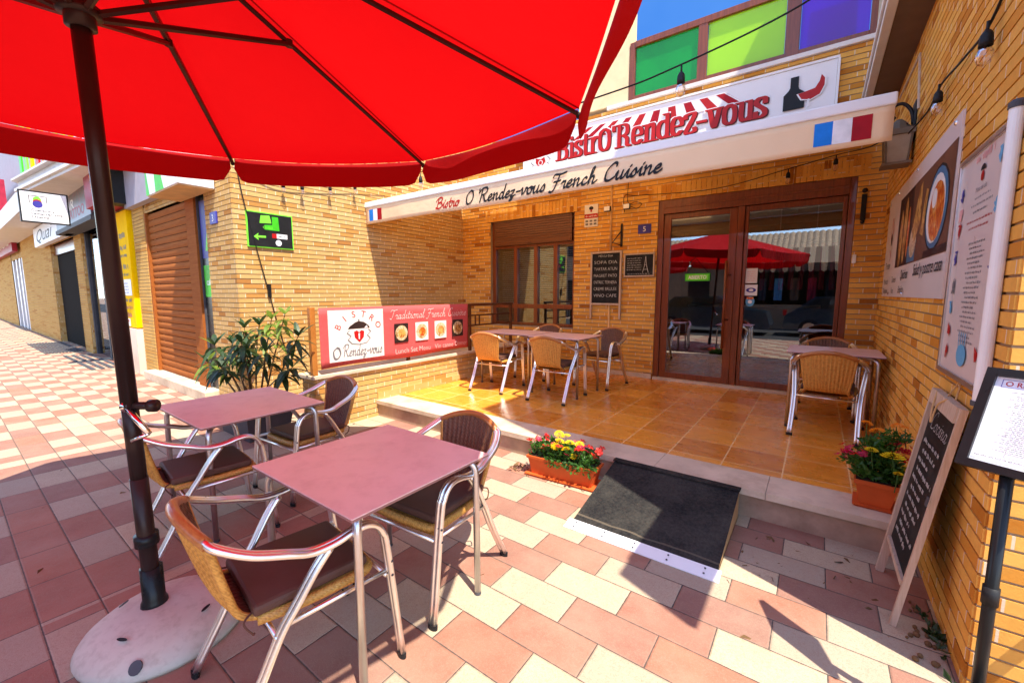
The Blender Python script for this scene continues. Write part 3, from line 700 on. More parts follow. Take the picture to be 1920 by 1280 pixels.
b = MB(); b.grid(lambda u, v: (-.3+u*.42, F+.16+.3*v*v, 4.42+.66*v), 1, 8); b.build('sling', M['crimson'], t, solid=.01)
b = MB()
for x in (-.31, .13): b.tube([(x, F+.15+.3*v*v, 4.38+.7*v) for v in (0, .2, .4, .6, .8, 1.)], .02)
b.tube([(-.31, F+.45, 5.08), (.13, F+.45, 5.08)], .02); b.build('frame', M['black'], t, smooth=True)
t = thing('pane_reflection_bars', 'dark slanted bars added behind the green balcony pane to imitate a reflection', 'reflection bars', (-2, F+1.2, 4.36))
b = MB(); b.tube([(-2.45, F+.2, 5.25), (-1.7, F+.35, 4.4)], .06, 6); b.tube([(-2.0, F+.4, 4.36), (-2.25, F+.4, 5.4)], .05, 6); b.tube([(-1.95, F+.5, 5.15), (-1.4, F+.5, 5.2)], .04, 6); b.build('beam', M['pole'], t)  # added bars that stand in for a reflection in the green glass

# ---------------------------------------------------------------- things on the bistro front
t = thing('bistro_sign', "long white sign board reading Bistro O'Rendez-vous above the awning", 'sign', (-2.2, 6.5, 3.4))
b = MB(); b.box(-4.45, 0, 6.5, 6.555, 3.3, 4.24); b.build('board', M['sign_white'], t, bevel=.004)
b = MB(); b.box(-4.47, .02, 6.488, 6.556, 4.242, 4.27); b.box(.002, .028, 6.488, 6.556, 3.3, 4.241); b.box(-4.475, -4.452, 6.488, 6.556, 3.3, 4.241); b.build('frame', M['white'], t, bevel=.003)
p = Print((0, 6.498, 0), (1, 0, 0), (0, 0, 1))
n = 19
p.poly('pinktext', [(-3.56, 3.985), (-.97, 4.0), (-1.18, 4.165), (-3.22, 4.165)]); p.poly('sign_white', [(-3.555, 3.988), (-.975, 4.003), (-1.182, 4.162), (-3.218, 4.162)])
for k in range(n):      # painted striped awning
    x0 = -3.55+k*(2.55/n)
    if k % 2 == 0:
        f0, f1 = k/n, (k+.95)/n; top = lambda f: -3.2+2.0*f
        p.poly('letter_red' if k % 4 == 0 else 'flagred', [(x0, 3.985+.02*f0), (x0+2.55/n*.95, 3.985+.02*f1), (top(f1), 4.165), (top(f0), 4.165)])
p.letters('sign_white', SL, "BistrO'Rendez-vous", -3.78, 3.755, .325, nib=[(x*1.5, y*2.2) for x, y in SLAB], fit=3.1)
p.letters('letter_dark', SL, "BistrO'Rendez-vous", -3.78, 3.755, .325, nib=SLAB, fit=3.1, dx=.016, dy=-.012)
p.letters('letter_red', SL, "BistrO'Rendez-vous", -3.78, 3.755, .325, nib=SLAB, fit=3.1)
BT = [(-.52, 3.76), (-.3, 3.76), (-.3, 3.94), (-.36, 3.99), (-.37, 4.02), (-.37, 4.14), (-.455, 4.14), (-.455, 4.02), (-.47, 3.99), (-.52, 3.94)]
p.poly('ink', BT)
GL = [(-.37, 3.93), (-.33, 3.86), (-.24, 3.84), (-.15, 3.88), (-.11, 3.97), (-.11, 4.05), (-.145, 4.1), (-.16, 4.03), (-.2, 3.96), (-.28, 3.945)]
p.poly('sign_white', [(x*1.12+.028, y*1.12-.473) for x, y in GL]); p.poly('letter_red', GL); p.rect('sign_white', -.27, 3.76, -.25, 3.85)
p.poly('letter_red', [(-4.2, 3.86), (-4.1, 3.83), (-4.02, 3.86), (-4.0, 3.78), (-4.1, 3.68), (-4.2, 3.78)]); p.text('sign_white', 'O', -4.1, 3.73, .09, center=True)
for s_ in (-1, 1): p.strokes('inkgrey', [[(-4.1+s_*.14, 3.86), (-4.1+s_*.2, 3.8), (-4.1+s_*.14, 3.75), (-4.1+s_*.22, 3.7)]], pen(.015, .008, .6))
p.build('lettering', t)

A = thing('awning', 'cream retractable awning with white front bar and French flags over the terrace', 'awning', (-2.8, 4.24, 2.6))
b = MB(); b.box(-6.03, .37, 4.235, 4.33, 2.868, 2.955); b.build('front_bar', M['white'], A, bevel=.012)
b = MB(); b.grid(lambda u, v: (-5.98+6.3*u, 4.3+(6.42-4.3)*v, 2.95+.38*v-.05*math.sin(math.pi*v)), 24, 6); b.build('canopy', M['cream_cloth'], A, smooth=True, solid=.003)
b = MB(); b.box(-6.0, .34, 6.4, 6.49, 3.28, 3.4); b.build('cassette', M['white'], A, bevel=.01)
for x0, s in ((-5.3, 1), (-.4, -1)): b = MB(); b.tube([(x0, 6.42, 3.2), (x0+s*.75, 5.3, 3.05), (x0, 4.34, 2.9)], .025, 8); b.build('folding_arm', M['white'], A, smooth=True)
wv = lambda x, z: 4.248+.006*math.sin(x*3.1)*(2.87-z)/.26+.003*math.sin(x*9)*(2.87-z)/.26
vb = lambda x: 2.612+.006*math.sin(x*2.2)
b = MB(); b.grid(lambda u, v: (-6.02+6.38*u, wv(-6.02+6.38*u, vb(-6.02+6.38*u)+(2.867-vb(-6.02+6.38*u))*v), vb(-6.02+6.38*u)+(2.867-vb(-6.02+6.38*u))*v), 90, 5)
va = b.build('valance', M['val_cloth'], A, smooth=True, solid=.002)
p = Print((0, 0, 0), (1, 0, 0), (0, 0, 1), .003); p.bend = lambda q, x, z: Vector((q.x, wv(x, z)+q.y-.0, z))
for x0, w3 in ((-5.93, .105), (-.115, .118)):
    z0, z1 = (2.655, 2.83)
    for k, mm in enumerate(('blue', 'flagwhite', 'flagred')):
        p.mat(M[mm]); p.h += .0002
        for j in range(4): a = x0+(k+j/4)*w3; e = a+w3/4; p.mb.face([p.pt(a, z0), p.pt(e, z0), p.pt(e, z1), p.pt(a, z1)])
p.letters('letter_red', SC, 'Bistro', -4.4, 2.67, .14, fit=.43, shear=.28)
p.letters('ink', SC, "O 'Rendez-vous French Cuisine", -3.86, 2.665, .165, fit=2.55, shear=.28)
p.build('lettering', va)

def board_print(t, o, w, h, rows, m='chalk', size=.03, seed=1):
    p = Print(o, (1, 0, 0), (0, 0, 1), .002); return p
t = thing('chalkboard', 'tall framed chalk menu board hung on the wall between window and door', 'menu board', (-2.86, 6.54, 1.3))
b = MB(); b.box(-3.1, -2.61, 6.53, 6.55, 1.34, 2.16); b.build('slate', M['slate'], t)
b = MB()
for x in (-3.12, -2.61): b.box(x, x+.03, 6.515, 6.555, 1.08, 2.18)
b.box(-3.089, -2.611, 6.518, 6.552, 2.15, 2.18); b.box(-3.089, -2.611, 6.518, 6.552, 1.31, 1.34); b.build('frame', M['oldwood'], t, bevel=.003)
p = Print((0, 6.529, 0), (1, 0, 0), (0, 0, 1))
for k, (a, c) in enumerate((('MENU', 'DIA'), ('SOPA', 'DIA'), ('TARTAR', 'ATUN'), ('MAGRET', 'PATO'), ('ENTREC', 'TERNERA'), ('CREME', 'BRULEE'), ('VINO', 'CAFE'))):
    p.text('chalk', a+' '+c, -2.855, 2.09-k*.108, .05 if k else .035, -.01, center=True, fit=.4 if k else .25)
p.build('lettering', t)
t = thing('small_chalkboard', 'small black chalkboard with a drawn tower beside the door frame', 'menu board', (-2.3, 6.54, 1.78))
b = MB(); b.box(-2.52, -2.08, 6.53, 6.55, 1.78, 2.1); b.build('slate', M['slate'], t); b = MB(); b.box(-2.54, -2.06, 6.522, 6.552, 2.1, 2.12); b.box(-2.54, -2.06, 6.522, 6.552, 1.76, 1.78); b.box(-2.54, -2.522, 6.522, 6.552, 1.782, 2.098); b.box(-2.078, -2.06, 6.522, 6.552, 1.782, 2.098); b.build('frame', M['oldwood'], t)
p = Print((0, 6.529, 0), (1, 0, 0), (0, 0, 1))
for k in range(6): p.scribble('chalk', -2.49, 2.04-k*.035, .23, .011, seed=k)
p.strokes('chalk', [[(-2.24, 1.82), (-2.21, 1.93), (-2.195, 2.07), (-2.18, 1.93), (-2.15, 1.82)], [(-2.23, 1.87), (-2.16, 1.87)], [(-2.215, 1.94), (-2.175, 1.94)]], pen(.007, .005, 0)); p.scribble('chalk', -2.48, 1.8, .36, .01, seed=9); p.build('lettering', t)
t = thing('house_number', 'small purple plate with the house number 5 beside the door', 'number plate', (-2.24, 6.55, 2.5)); b = MB(); b.box(-2.34, -2.14, 6.55, 6.561, 2.42, 2.555); b.build('plate', M['purple'], t)
p = Print((0, 6.55, 0), (1, 0, 0), (0, 0, 1)); p.text('sign_white', '5', -2.24, 2.45, .075, .0, center=True); p.build('lettering', t)
t = thing('alarm_plaque', 'white and red alarm company plaque on the brick wall', 'sign', (-3.14, 6.55, 2.6)); b = MB(); b.box(-3.26, -3.02, 6.548, 6.561, 2.6, 2.96); b.build('plate', M['offwhite'], t)
p = Print((0, 6.548, 0), (1, 0, 0), (0, 0, 1)); p.rect('letter_red', -3.26, 2.74, -3.02, 2.81); p.disc('ink', -3.14, 2.9, .04, .03); p.rect('letter_red', -3.155, 2.84, -3.125, 2.88); p.scribble('sign_white', -3.24, 2.765, .2, .02, seed=2)
for r_ in range(2):
    for k in range(3): p.rect('inkgrey', -3.24+k*.075, 2.63+r_*.05, -3.19+k*.075, 2.66+r_*.05)
p.build('lettering', t)
b = MB(); b.tube([(-2.79, 6.55, 3.3), (-2.785, 6.55, 2.2)], .017, 10); b.tube([(-2.785, 6.55, 1.3), (-2.78, 6.55, .24)], .017, 10)
tag(b.build('conduit', M['pipe'], None, smooth=True), 'beige vertical conduit pipe running down behind the tall chalkboard', 'pipe')
for x, lab in ((-2.82, 'small white floodlight on the conduit beside the alarm plaque'), (-2.5, 'small white floodlight with dangling cable near the number 5')):
    t = thing('floodlight', lab, 'floodlight', (x, 6.5, 2.85), 'floodlights on the bistro wall')
    b = MB(); b.box(x-.055, x+.055, 6.44, 6.49, 2.8, 2.88); b.build('body', M['black'], t, bevel=.01)
    b = MB(); b.box(x-.046, x+.046, 6.436, 6.44, 2.807, 2.873); b.build('lens', M['white'], t)
    b = MB(); b.tube([(x, 6.49, 2.83), (x, 6.56, 2.87)], .01); b.build('bracket', M['black'], t)
    if x > -2.6:
        b = MB(); b.tube(catmull([(x, 6.5, 3.25), (x+.005, 6.5, 2.9), (x+.12, 6.5, 2.9), (x+.22, 6.5, 2.86), (x+.15, 6.5, 2.8), (x+.05, 6.5, 2.84)]), .005, 6); b.build('cable', M['wire'], t)
t = thing('wall_hook', 'black iron bracket hook on the bricks right of the conduit', 'bracket', (-2.6, 6.55, 2.4)); b = MB(); b.box(-2.62, -2.59, 6.54, 6.562, 2.24, 2.6); b.tube([(-2.6, 6.55, 2.5), (-2.7, 6.42, 2.3), (-2.6, 6.55, 2.26)], .01); b.build('arm', M['steel'], t)
t = thing('bottle_opener', 'black iron door ornament on the wall right of the doors', 'ornament', (.36, 6.54, 2.4)); b = MB(); b.box(.335, .385, 6.54, 6.561, 2.36, 2.66); b.ball((.36, 6.55, 2.7), .028); b.ball((.36, 6.55, 2.34), .022); b.build('body', M['steel'], t, bevel=.008)
t = thing('light_switch', 'small white doorbell box on the right door jamb', 'doorbell', (.31, 6.55, 1.9)); b = MB(); b.box(.295, .335, 6.54, 6.561, 1.86, 1.96); b.build('body', M['white'], t, bevel=.004)

# ---------------------------------------------------------------- right hand building
RB = thing('corner_building', 'tall orange brick building along the right side of the terrace', 'building', (XR, YC, GZ))
b = MB(); brick_wall(b, 'y', XR, -1, YC, F, GZ, 7.8); brick_wall(b, 'x', YC, -1, XR, 6, GZ, 7.8); b.c = 1
b.face([(XR, F, 4.36), (XR, 14, 4.36), (XR, 14, 7.8), (XR, F, 7.8)]); b.face([(XR, YC, 7.8), (6, YC, 7.8), (6, 14, 7.8), (XR, 14, 7.8)])
b.build('wall', [M['brick_o'], M['mortar']], RB)
b = MB(); b.box(.34, XR-.009, YC+.1, F-.02, 3.67, 3.7); b.build('soffit', M['soffit'], RB)
b = MB(); b.box(.27, .338, YC+.1, F-.02, 3.66, 3.95); b.box(.25, .268, YC+.1, F-.02, 3.72, 3.76); b.box(.34, .5, YC+.1, F-.02, 3.72, 3.95); b.build('cornice', M['moulding'], RB, bevel=.006)
b = MB(); b.tube([(XR-.012, 5.07, 3.5), (XR-.012, 4.85, 2.99)], .012, 8); b.tube([(XR-.012, 5.07, 3.5), (XR-.012, 6.2, 3.55)], .01, 8); b.build('conduit', M['oldwood'], RB)
t = thing('poster', 'large food poster with sandwiches and soup pinned to the right wall', 'poster', (.565, 4.6, 1.47))
b = MB(); b.box(.55, .561, 3.27, 6.02, 1.47, 2.46); b.build('sheet', M['poster'], t)
p = Print((.55, 6.02, 1.47), (0, -1, 0), (0, 0, 1))
p.rect('photo_dark', .8, .26, 1.5, .86); p.rect('photo_brown', 1.5, .26, 2.73, .86)
p.disc('bread', 1.0, .5, .085, .25); p.disc('bread', 1.2, .55, .085, .27); p.disc('soup', 1.36, .52, .05, .2); p.rect('platebl', 1.42, .27, 1.75, .4)
p.disc('salad', 1.62, .42, .14, .12); p.poly('bread', [(1.55, .5), (1.72, .78), (1.82, .82), (1.86, .55), (1.7, .4)]); p.poly('bread', [(1.88, .45), (1.98, .74), (2.05, .72), (2.0, .42)])
p.disc('ink', 2.35, .55, .32, .26); p.disc('platebl', 2.35, .55, .29, .245); p.disc('offwhite', 2.33, .55, .25, .21); p.disc('soup', 2.36, .53, .21, .18); p.disc('offwhite', 2.28, .62, .07, .06); p.rect('photo_dark', 2.08, .265, 2.72, .31)
p.text('ink', 'Traiteur', .16, .27, .07, 0, .3); p.text('ink', 'Menu dia', .14, .12, .055, 0, .25); p.text('ink', 'Tartines', .7, .13, .055, 0, .25); p.text('ink', 'Quiches', 1.2, .15, .075, .01, .3); p.text('ink', 'Salad y postre casa', 1.78, .16, .08, .01, .3, fit=.9); p.text('ink', 'Desayuno', .14, .03, .055, 0, .25); p.text('ink', 'Vino', .72, .03, .055, 0, .25); p.text('ink', 'Bebidas', 1.15, .035, .06, 0, .25)
p.strokes('letter_red', [[(.42, .75), (.36, .62), (.42, .5), (.5, .6), (.45, .75)], [(.4, .45), (.46, .38), (.4, .34)]], pen(.02, .01, .5)); p.disc('ink', .43, .55, .035, .06)
p.build('print', t)
b = MB()
for y, z in ((5.95, 1.5), (5.5, 1.5), (4.7, 1.5), (5.95, 2.42), (5.4, 2.43), (4.5, 2.43), (3.4, 2.43)): b.lathe([(.014, 0), (.012, -.006)], (.55, y, z), 8, mx=Matrix.Rotation(R(90), 4, 'Y'))
b.build('pin', M['chrome'], t)
t = thing('menu_case', 'tall aluminium framed menu case with printed menu on the right wall', 'menu case', (.56, 2.9, 1.09))
b = MB(); b.box(.549, .561, 2.41, 3.13, 1.1, 2.15); b.build('back', M['alu2'], t)
b = MB(); b.box(.536, .5485, 3.105, 3.13, 1.1, 2.15); b.box(.536, .5485, 2.41, 3.105, 1.1, 2.15-1.025); b.box(.536, .5485, 2.41, 3.105, 2.125, 2.15); b.build('frame', M['alu2'], t, bevel=.003)
b = MB(); b.lathe([(.021, 1.08), (.021, 2.17)], (.54, 2.385, 0), 18); b.build('post', M['white'], t, smooth=False)
b = MB(); b.lathe([(.025, 2.17), (.025, 2.19), (.015, 2.2)], (.54, 2.385, 0), 18); b.build('end_cap', M['greyd'], t)
b = MB(); b.lathe([(.025, 1.06), (.025, 1.08)], (.54, 2.385, 0), 18); b.build('end_cap', M['greyd'], t)
p = Print((.547, 3.105, 1.12), (0, -1, 0), (0, 0, 1)); p.rect('poster', 0, 0, .69, 1.005)
for k, (y, x, w_) in enumerate([(.8, .28, .22), (.77, .24, .3), (.74, .28, .2), (.7, .2, .36), (.67, .24, .28)]+[(.6-.022*j, .27+.02*((j*7) % 3), .24-.03*((j*5) % 3)) for j in range(21)]): p.scribble('inkgrey' if k not in (3, 4) else 'letter_red', x, y, w_, .009, seed=k)
p.scribble('pinktext', .25, .965, .25, .03, seed=50); p.disc('ink', .37, .915, .035, .025, a0=0, a1=180); p.disc('letter_red', .37, .89, .022, .022); p.text('inkgrey', 'Menu del dia', .37, .83, .022, 0, .3, center=True)
for x, y, mm in ((.08, .86, 'purple'), (.09, .75, 'pinktext'), (.09, .68, 'letter_red'), (.08, .55, 'purple'), (.1, .42, 'inkgrey'), (.1, .3, 'lightblue'), (.12, .2, 'letter_red'), (.12, .1, 'letter_red'), (.6, .93, 'lightblue'), (.62, .74, 'lightblue'), (.64, .5, 'purple'), (.6, .12, 'letter_red')):
    q = random.Random(int(x*1000+y*900)); p.strokes(mm, [[(x+q.uniform(-.03, .03), y+q.uniform(-.04, .04)) for _ in range(4)] for _ in range(2)], pen(.012, .008, .5)); p.disc(mm, x, y, .018, .022)
p.disc('lightblue', .38, .1, .075, .05); p.strokes('lightblue', [[(.33+.03*k, .1), (.32+.035*k, .2)] for k in range(4)], pen(.012, .008, 0))
p.build('print', t)
# lantern
t = thing('wall_lantern', 'old iron wall lantern with scrolled bracket on the right wall', 'lantern', (.42, 5.0, 2.5))
b = MB(); b.box(.545, .562, 4.93, 5.09, 2.78, 3.1); b.build('back_plate', M['steel'], t, bevel=.01)
b = MB(); sp = [(.55, 5.0, 2.92), (.53, 5.0, 3.03), (.47, 5.0, 3.1), (.4, 5.0, 3.08), (.375, 5.0, 3.02), (.4, 5.0, 2.98), (.43, 5.0, 3.0)]
b.tube(catmull(sp), .014, 8); b.tube(catmull([(.55, 5.0, 2.86), (.5, 5.0, 2.9), (.455, 4.98, 2.96), (.445, 4.96, 2.9)]), .011, 8); b.build('bracket', M['steel'], t, smooth=True)
b = MB()
LX, LY, LZ = .455, 4.96, 2.6
for a, c in ((-1, -1), (-1, 1), (1, -1), (1, 1)): b.tube([(LX+a*.085, LY+c*.085, LZ+.22), (LX+a*.07, LY+c*.07, LZ)], .008, 6)
b.box(LX-.1, LX+.1, LY-.1, LY+.1, LZ+.22, LZ+.265); b.box(LX-.095, LX+.095, LY-.095, LY+.095, LZ-.02, LZ); b.lathe([(.1, LZ+.265), (.05, LZ+.33), (.02, LZ+.36)], (LX, LY, 0), 12); b.build('cage', M['oldmetal'], t)
b = MB(); b.lathe([(.095, LZ), (.115, LZ+.22)], (LX, LY, 0), 4, mx=Matrix.Rotation(R(45), 4, 'Z')); b.build('glass', M['lamp_glass'], t)

# festoon lights: cable with its bulbs
def festoon(name, label, path, bulbs, r=.006, s=1.):
    t = thing(name, label, 'string lights', path[0], 'festoon string lights')
    b = MB(); b.tube(catmull(path, 8), r, 6); b.build('cable', M['wire'], t, smooth=True)
    for (x, y, z) in bulbs:
        b = MB(); b.tube([(x, y, z), (x, y, z-.05*s)], .006*s, 6); b.lathe([(.012*s, z-.04*s), (.021*s, z-.055*s), (.024*s, z-.085*s), (.024*s, z-.105*s)], (x, y, 0), 12)
        so_ = b.build('socket', M['black'], t, smooth=True)
        b = MB(); b.lathe([(.018*s, z-.105*s), (.028*s, z-.13*s), (.03*s, z-.15*s), (.022*s, z-.175*s), (.004*s, z-.185*s)], (x, y, 0), 12); b.build('bulb', M['bulb'], so_, smooth=True)
festoon('string_lights', 'festoon cable with two bulbs slanting up the right brick wall', [(.5, 4.75, 2.78), (.53, 4.2, 2.76), (.53, 3.82, 2.79), (.53, 3.3, 2.72), (.53, 2.82, 2.68), (.53, 2.4, 2.85)], [(.52, 3.8, 2.79), (.52, 2.82, 2.68)])
festoon('string_lights', 'festoon cable with two bulbs strung along the wall above the doors', [(-2.53, 6.45, 2.75), (-2.53, 6.45, 3.0), (-2.3, 6.47, 2.98), (-1.25, 6.47, 2.93), (-.41, 6.46, 3.05), (.06, 6.42, 3.12), (.35, 6.0, 3.05), (.5, 4.9, 2.9)], [(-.41, 6.46, 3.05), (.06, 6.42, 3.12)])
festoon('string_lights', 'festoon cable crossing in front of the bistro sign and balcony', [(-2.6, 3.1, 2.95), (-1.33, 3.0, 2.93), (-.87, 3.0, 2.97), (-.25, 3.0, 3.08), (.2, 3.0, 3.25)], [(-.82, 3.0, 2.97)], s=1.05)
festoon('string_lights', 'festoon cable with four small bulbs on the left brick wall below the umbrella', [(-5.99, 2.5, 3.05), (-5.96, 2.92, 3.03), (-5.96, 3.6, 3.12), (-5.95, 4.02, 3.22), (-5.9, 4.6, 3.4)], [(-5.95, 2.92, 3.03), (-5.95, 3.18, 3.05), (-5.95, 3.6, 3.12), (-5.95, 4.02, 3.22)])
festoon('string_lights', 'single festoon bulb hanging just above the awning bar near the umbrella edge', [(-4.8, 3.9, 3.3), (-4.43, 4.0, 3.12), (-3.9, 4.1, 3.2)], [(-4.43, 4.0, 3.1)], s=1.1)

# ---------------------------------------------------------------- left hand building
LB = thing('neighbour_building', 'row of brick shop fronts with roller shutter receding on the left', 'building', (XL, YL, GZ))
b = MB(); brick_wall(b, 'y', XL, 1, YL, F, GZ, 4.7)
brick_wall(b, 'x', YL, -1, -6.93, XL, GZ, 4.7); b_ = MB()
for x0, x1 in ((-10.45, -9.75), (-16.0, -15.1), (-26.9, -19.75), (-46, -31.)): brick_wall(b_, 'x', YL, -1, x0, x1, GZ, 4.7)
b_.build('brick_pier', [M['brick_far'], M['mortar']], LB)
brick_wall(b, 'x', YL+.02, -1, -9.75, -6.93, 2.9, 4.7); brick_wall(b, 'x', YL+.02, -1, -31, -10.45, 3.0, 4.7)
b.c = 0
for x in (-6.93, -10.45, -9.75, -15.1, -16.0, -19.75, -26.9): b.face([(x, YL, GZ), (x, YL+.14, GZ), (x, YL+.14, 3.), (x, YL, 3.)])
b.build('wall', [M['brick_y'], M['mortar']], LB)
b = MB(); b.box(-46, XL-.02, YL+.34, YL+.4, GZ, 4.6); b.box(-46, XL, YL+.05, F, 4.55, 4.65); b.build('inner_wall', M['dark'], LB)
b = MB()
for k in range(25): z = .11+k*.111; b.grid(lambda u, v, z=z: (-9.7+u*2.02, YL+.05-.012*math.sin(math.pi*v), z+.103*v), 1, 6)
b.box(-9.74, -9.68, YL+.0, YL+.1, .1, 2.9); b.box(-7.69, -7.64, YL+.0, YL+.1, .1, 2.9); b.build('roller_shutter', M['slat'], LB, smooth=False)
b = MB(); b.box(-7.64, -7.3, YL-.02, YL+.06, .1, 2.88); b.build('door_jamb', M['slat'], LB)
b = MB(); b.box(-9.9, -6.95, YL-.18, YL+.3, GZ, .1); b.build('step', M['stone'], LB, bevel=.008)
b = MB(); b.box(-7.28, -6.94, YL+.03, YL+.05, .1, 2.9); d = b.build('shop_door', M['blackgl'], LB)
b = MB(); b.box(-7.28, -7.262, YL+.005, YL+.03, .1, 2.9); b.build('door_stile', M['greyd'], d)
p = Print((0, YL+.03, 0), (1, 0, 0), (0, 0, 1)); p.rect('green', -7.24, 1.45, -6.95, 1.9); p.text('sign_white', 'cafe', -7.17, 1.62, .09, .01); p.rect('purple', -7.24, 2.0, -6.95, 2.8); p.poly('lime', [(-7.12, 2.1), (-7.02, 2.4), (-6.97, 2.1)]); p.build('door_poster', d)
b = MB(); b.box(-15.08, -10.47, YL+.1, YL+.12, GZ, 3.); d = b.build('shop_window', M['glass2'], LB)
b = MB(); [b.box(x, x+.12, YL+.05, YL+.13, GZ, 3.) for x in (-15.08, -13.6, -12.4, -10.9)]; b.build('frame', M['greyd'], d)
b = MB(); b.box(-19.73, -16.02, YL+.13, YL+.15, GZ, 2.7); d = b.build('dark_door', M['dark'], LB); b = MB(); b.box(-19.73, -16.02, YL+.08, YL+.2, 2.7, 3.0); b.build('lintel_board', M['wood'], d)
b = MB(); b.box(-31, -26.92, YL+.13, YL+.15, GZ, 3.); d = b.build('shop_window', M['glass2'], LB); b = MB(); [b.box(x, x+.4, YL+.02, YL+.12, GZ, 3.) for x in (-31, -29.6, -28.4, -27.4)]; b.build('frame', M['white'], d)
b = MB(); b.box(-10.35, -8.0, YL-.12, YL-.01, 3.03, 3.72); b.build('fascia', M['grey'], LB)
cp = [(-9.4, 1.83), (-14.7, 1.35), (-15.6, 1.95), (-46, 1.6)]
b = MB()
for k, (pr, z0, z1) in enumerate(((0, 3.82, 3.98), (.07, 3.76, 3.818), (.02, 3.7, 3.758), (.1, 3.98, 4.02))):
    for (x0, y0), (x1, y1) in zip(cp[:2], cp[1:3]):
        b.face([(x0, y0-pr, z0), (x1, y1-pr, z0), (x1, y1-pr, z1), (x0, y0-pr, z1)]); b.face([(x0, y0-pr, z0), (x1, y1-pr, z0), (x1, YL-.02, z0), (x0, YL-.02, z0)]); b.face([(x0, y0-pr, z1), (x1, y1-pr, z1), (x1, YL-.02, z1), (x0, YL-.02, z1)])
b.box(-46, -15.6, 1.5, YL-.02, 3.6, 4.1); b.build('cornice', M['moulding'], LB)
for k in range(12):
    x = -14.55+k*.42; y = 1.38+(x+14.7)*.09
    b = MB(); b.box(x, x+.3, y, y+.03, 4.03, 5.35); b.build('baluster', M[('green', 'lime', 'yellow', 'letter_red', 'pet_or', 'wood')[k % 6]], LB)
b = MB(); b.box(-40, -15.2, 2.2, 2.3, 4.7, 9.); b.build('upper_wall', M['grey'], LB)
b = MB(); b.box(-31, -24.2, 1.3, 1.9, 4.4, 5.6); d = b.build('balcony', M['crimson'], LB)
b = MB(); b.box(-30.4, -25.2, 1.27, 1.3, 4.5, 5.3); b.build('opening', M['soffit'], d)
b = MB(); b.box(-11.75, -10.5, YL-.1, YL+.1, GZ, .82); b.build('marble_panel', M['marble'], LB)

def sign_box(name, label, x0, x1, y0, y1, z0, z1, mat):
    t = thing(name, label, 'sign', ((x0+x1)/2, (y0+y1)/2, z0)); b = MB(); b.box(x0, x1, y0, y1, z0, z1); b.build('board', M[mat], t, bevel=.006); return t
t = sign_box('shop_sign', 'green and white box sign jutting out over the corner shop door', -7.75, -6.5, 1.9, 2.3, 2.86, 3.5, 'sign_white')
p = Print((-7.75, 1.9, 2.86), (1, 0, 0), (0, 0, 1)); p.poly('green', [(0, 0), (.14, 0), (.06, .3), (.02, .64), (0, .64)]); p.poly('green', [(.4, 0), (.75, 0), (.6, .35), (.55, .64), (.38, .64)]); p.build('print', t)
b = MB(); b.box(-7.74, -6.51, 1.91, 2.29, 2.845, 2.858); b.build('lit_underside', M['pipe'], t)  # orange colour paints warm light onto the bottom of the white box
p = Print((-6.5, 1.9, 2.86), (0, 1, 0), (0, 0, 1)); p.disc('grey', .2, .2, .012); p.build('rivet', t)
t = sign_box('shop_sign', 'yellow panel sign covered in dark print beside the roller shutter', -12.0, -10.5, YL-.08, YL+.02, .84, 3.05, 'yellow')
p = Print((-12.0, YL-.08, .84), (1, 0, 0), (0, 0, 1))
for k, (z, h) in enumerate(((1.72, .16), (1.5, .12), (1.36, .08), (1.14, .13), (1.0, .08), (.5, .12), (.36, .1), (.2, .14))): p.scribble('inkgrey' if k < 6 else 'letter_red', .18, z, 1.15, h*.62, seed=k)
p.rect('paper', .12, .62, 1.4, .93)
for k in range(4): p.scribble('purple', .2, .66+k*.06, 1., .035, seed=20+k)
p.rect('paper', .45, .02, 1.1, .17); p.rect('purple', .5, .1, .7, .15); p.rect('letter_red', .8, .1, 1.02, .15); p.build('lettering', t)
t = sign_box('shop_sign', 'white blade sign with green red and blue ball logo above far shop', -12.03, -11.97, 1.1, 1.7, 2.84, 3.38, 'sign_white')
p = Print((-11.97, 1.1, 2.84), (0, 1, 0), (0, 0, 1)); p.disc('lime', .21, .4, .055, .06); p.disc('flagred', .21, .36, .058, .05); p.disc('purple', .21, .32, .065, .065)
p.strokes('inkgrey', [[(.11, .34), (.11, .47), (.33, .47), (.33, .36)]], pen(.014, .014, 0))
for k, s_ in enumerate(('Cuerams y', 'Lamarrer vive', 'Ucaniz')): p.text('ink', s_, .12, .19-k*.062, .042, .008, fit=(.3, .4, .22)[k])
p.build('lettering', t)
b = MB(); b.box(-12.035, -11.965, 1.08, 1.099, 2.82, 3.4); b.box(-12.035, -11.965, 1.701, 1.72, 2.82, 3.4); b.box(-12.035, -11.965, 1.099, 1.701, 3.381, 3.4); b.box(-12.035, -11.965, 1.099, 1.701, 2.82, 2.839); b.build('frame', M['black'], t)
t = sign_box('shop_sign', 'grey shop fascia with colourful street art lettering under the cornice', -15.9, -11.95, 2.02, 2.3, 3.08, 3.8, 'collage'); b = MB(); b.box(-15.95, -11.9, 2.0, 2.31, 2.98, 3.078); b.build('bottom_rail', M['greyd'], t)
p = Print((-15.9, 2.02, 3.08), (1, 0, 0), (0, 0, 1)); p.text('offwhite', 'BAR', 1.2, .3, .2, .02, .2, fit=1.2); p.text('crimson', 'TATTOO', 1.6, .1, .2, .02, .1, fit=1.8); p.build('lettering', t)
t = sign_box('shop_sign', 'crimson and black blade sign beside the yellow panel', -11.6, -10.6, 1.9, 2.3, 3.12, 3.95, 'crimson'); b = MB(); b.box(-10.595, -10.2, 1.95, 2.3, 3.1, 3.95); b.build('black_panel', M['black'], t)
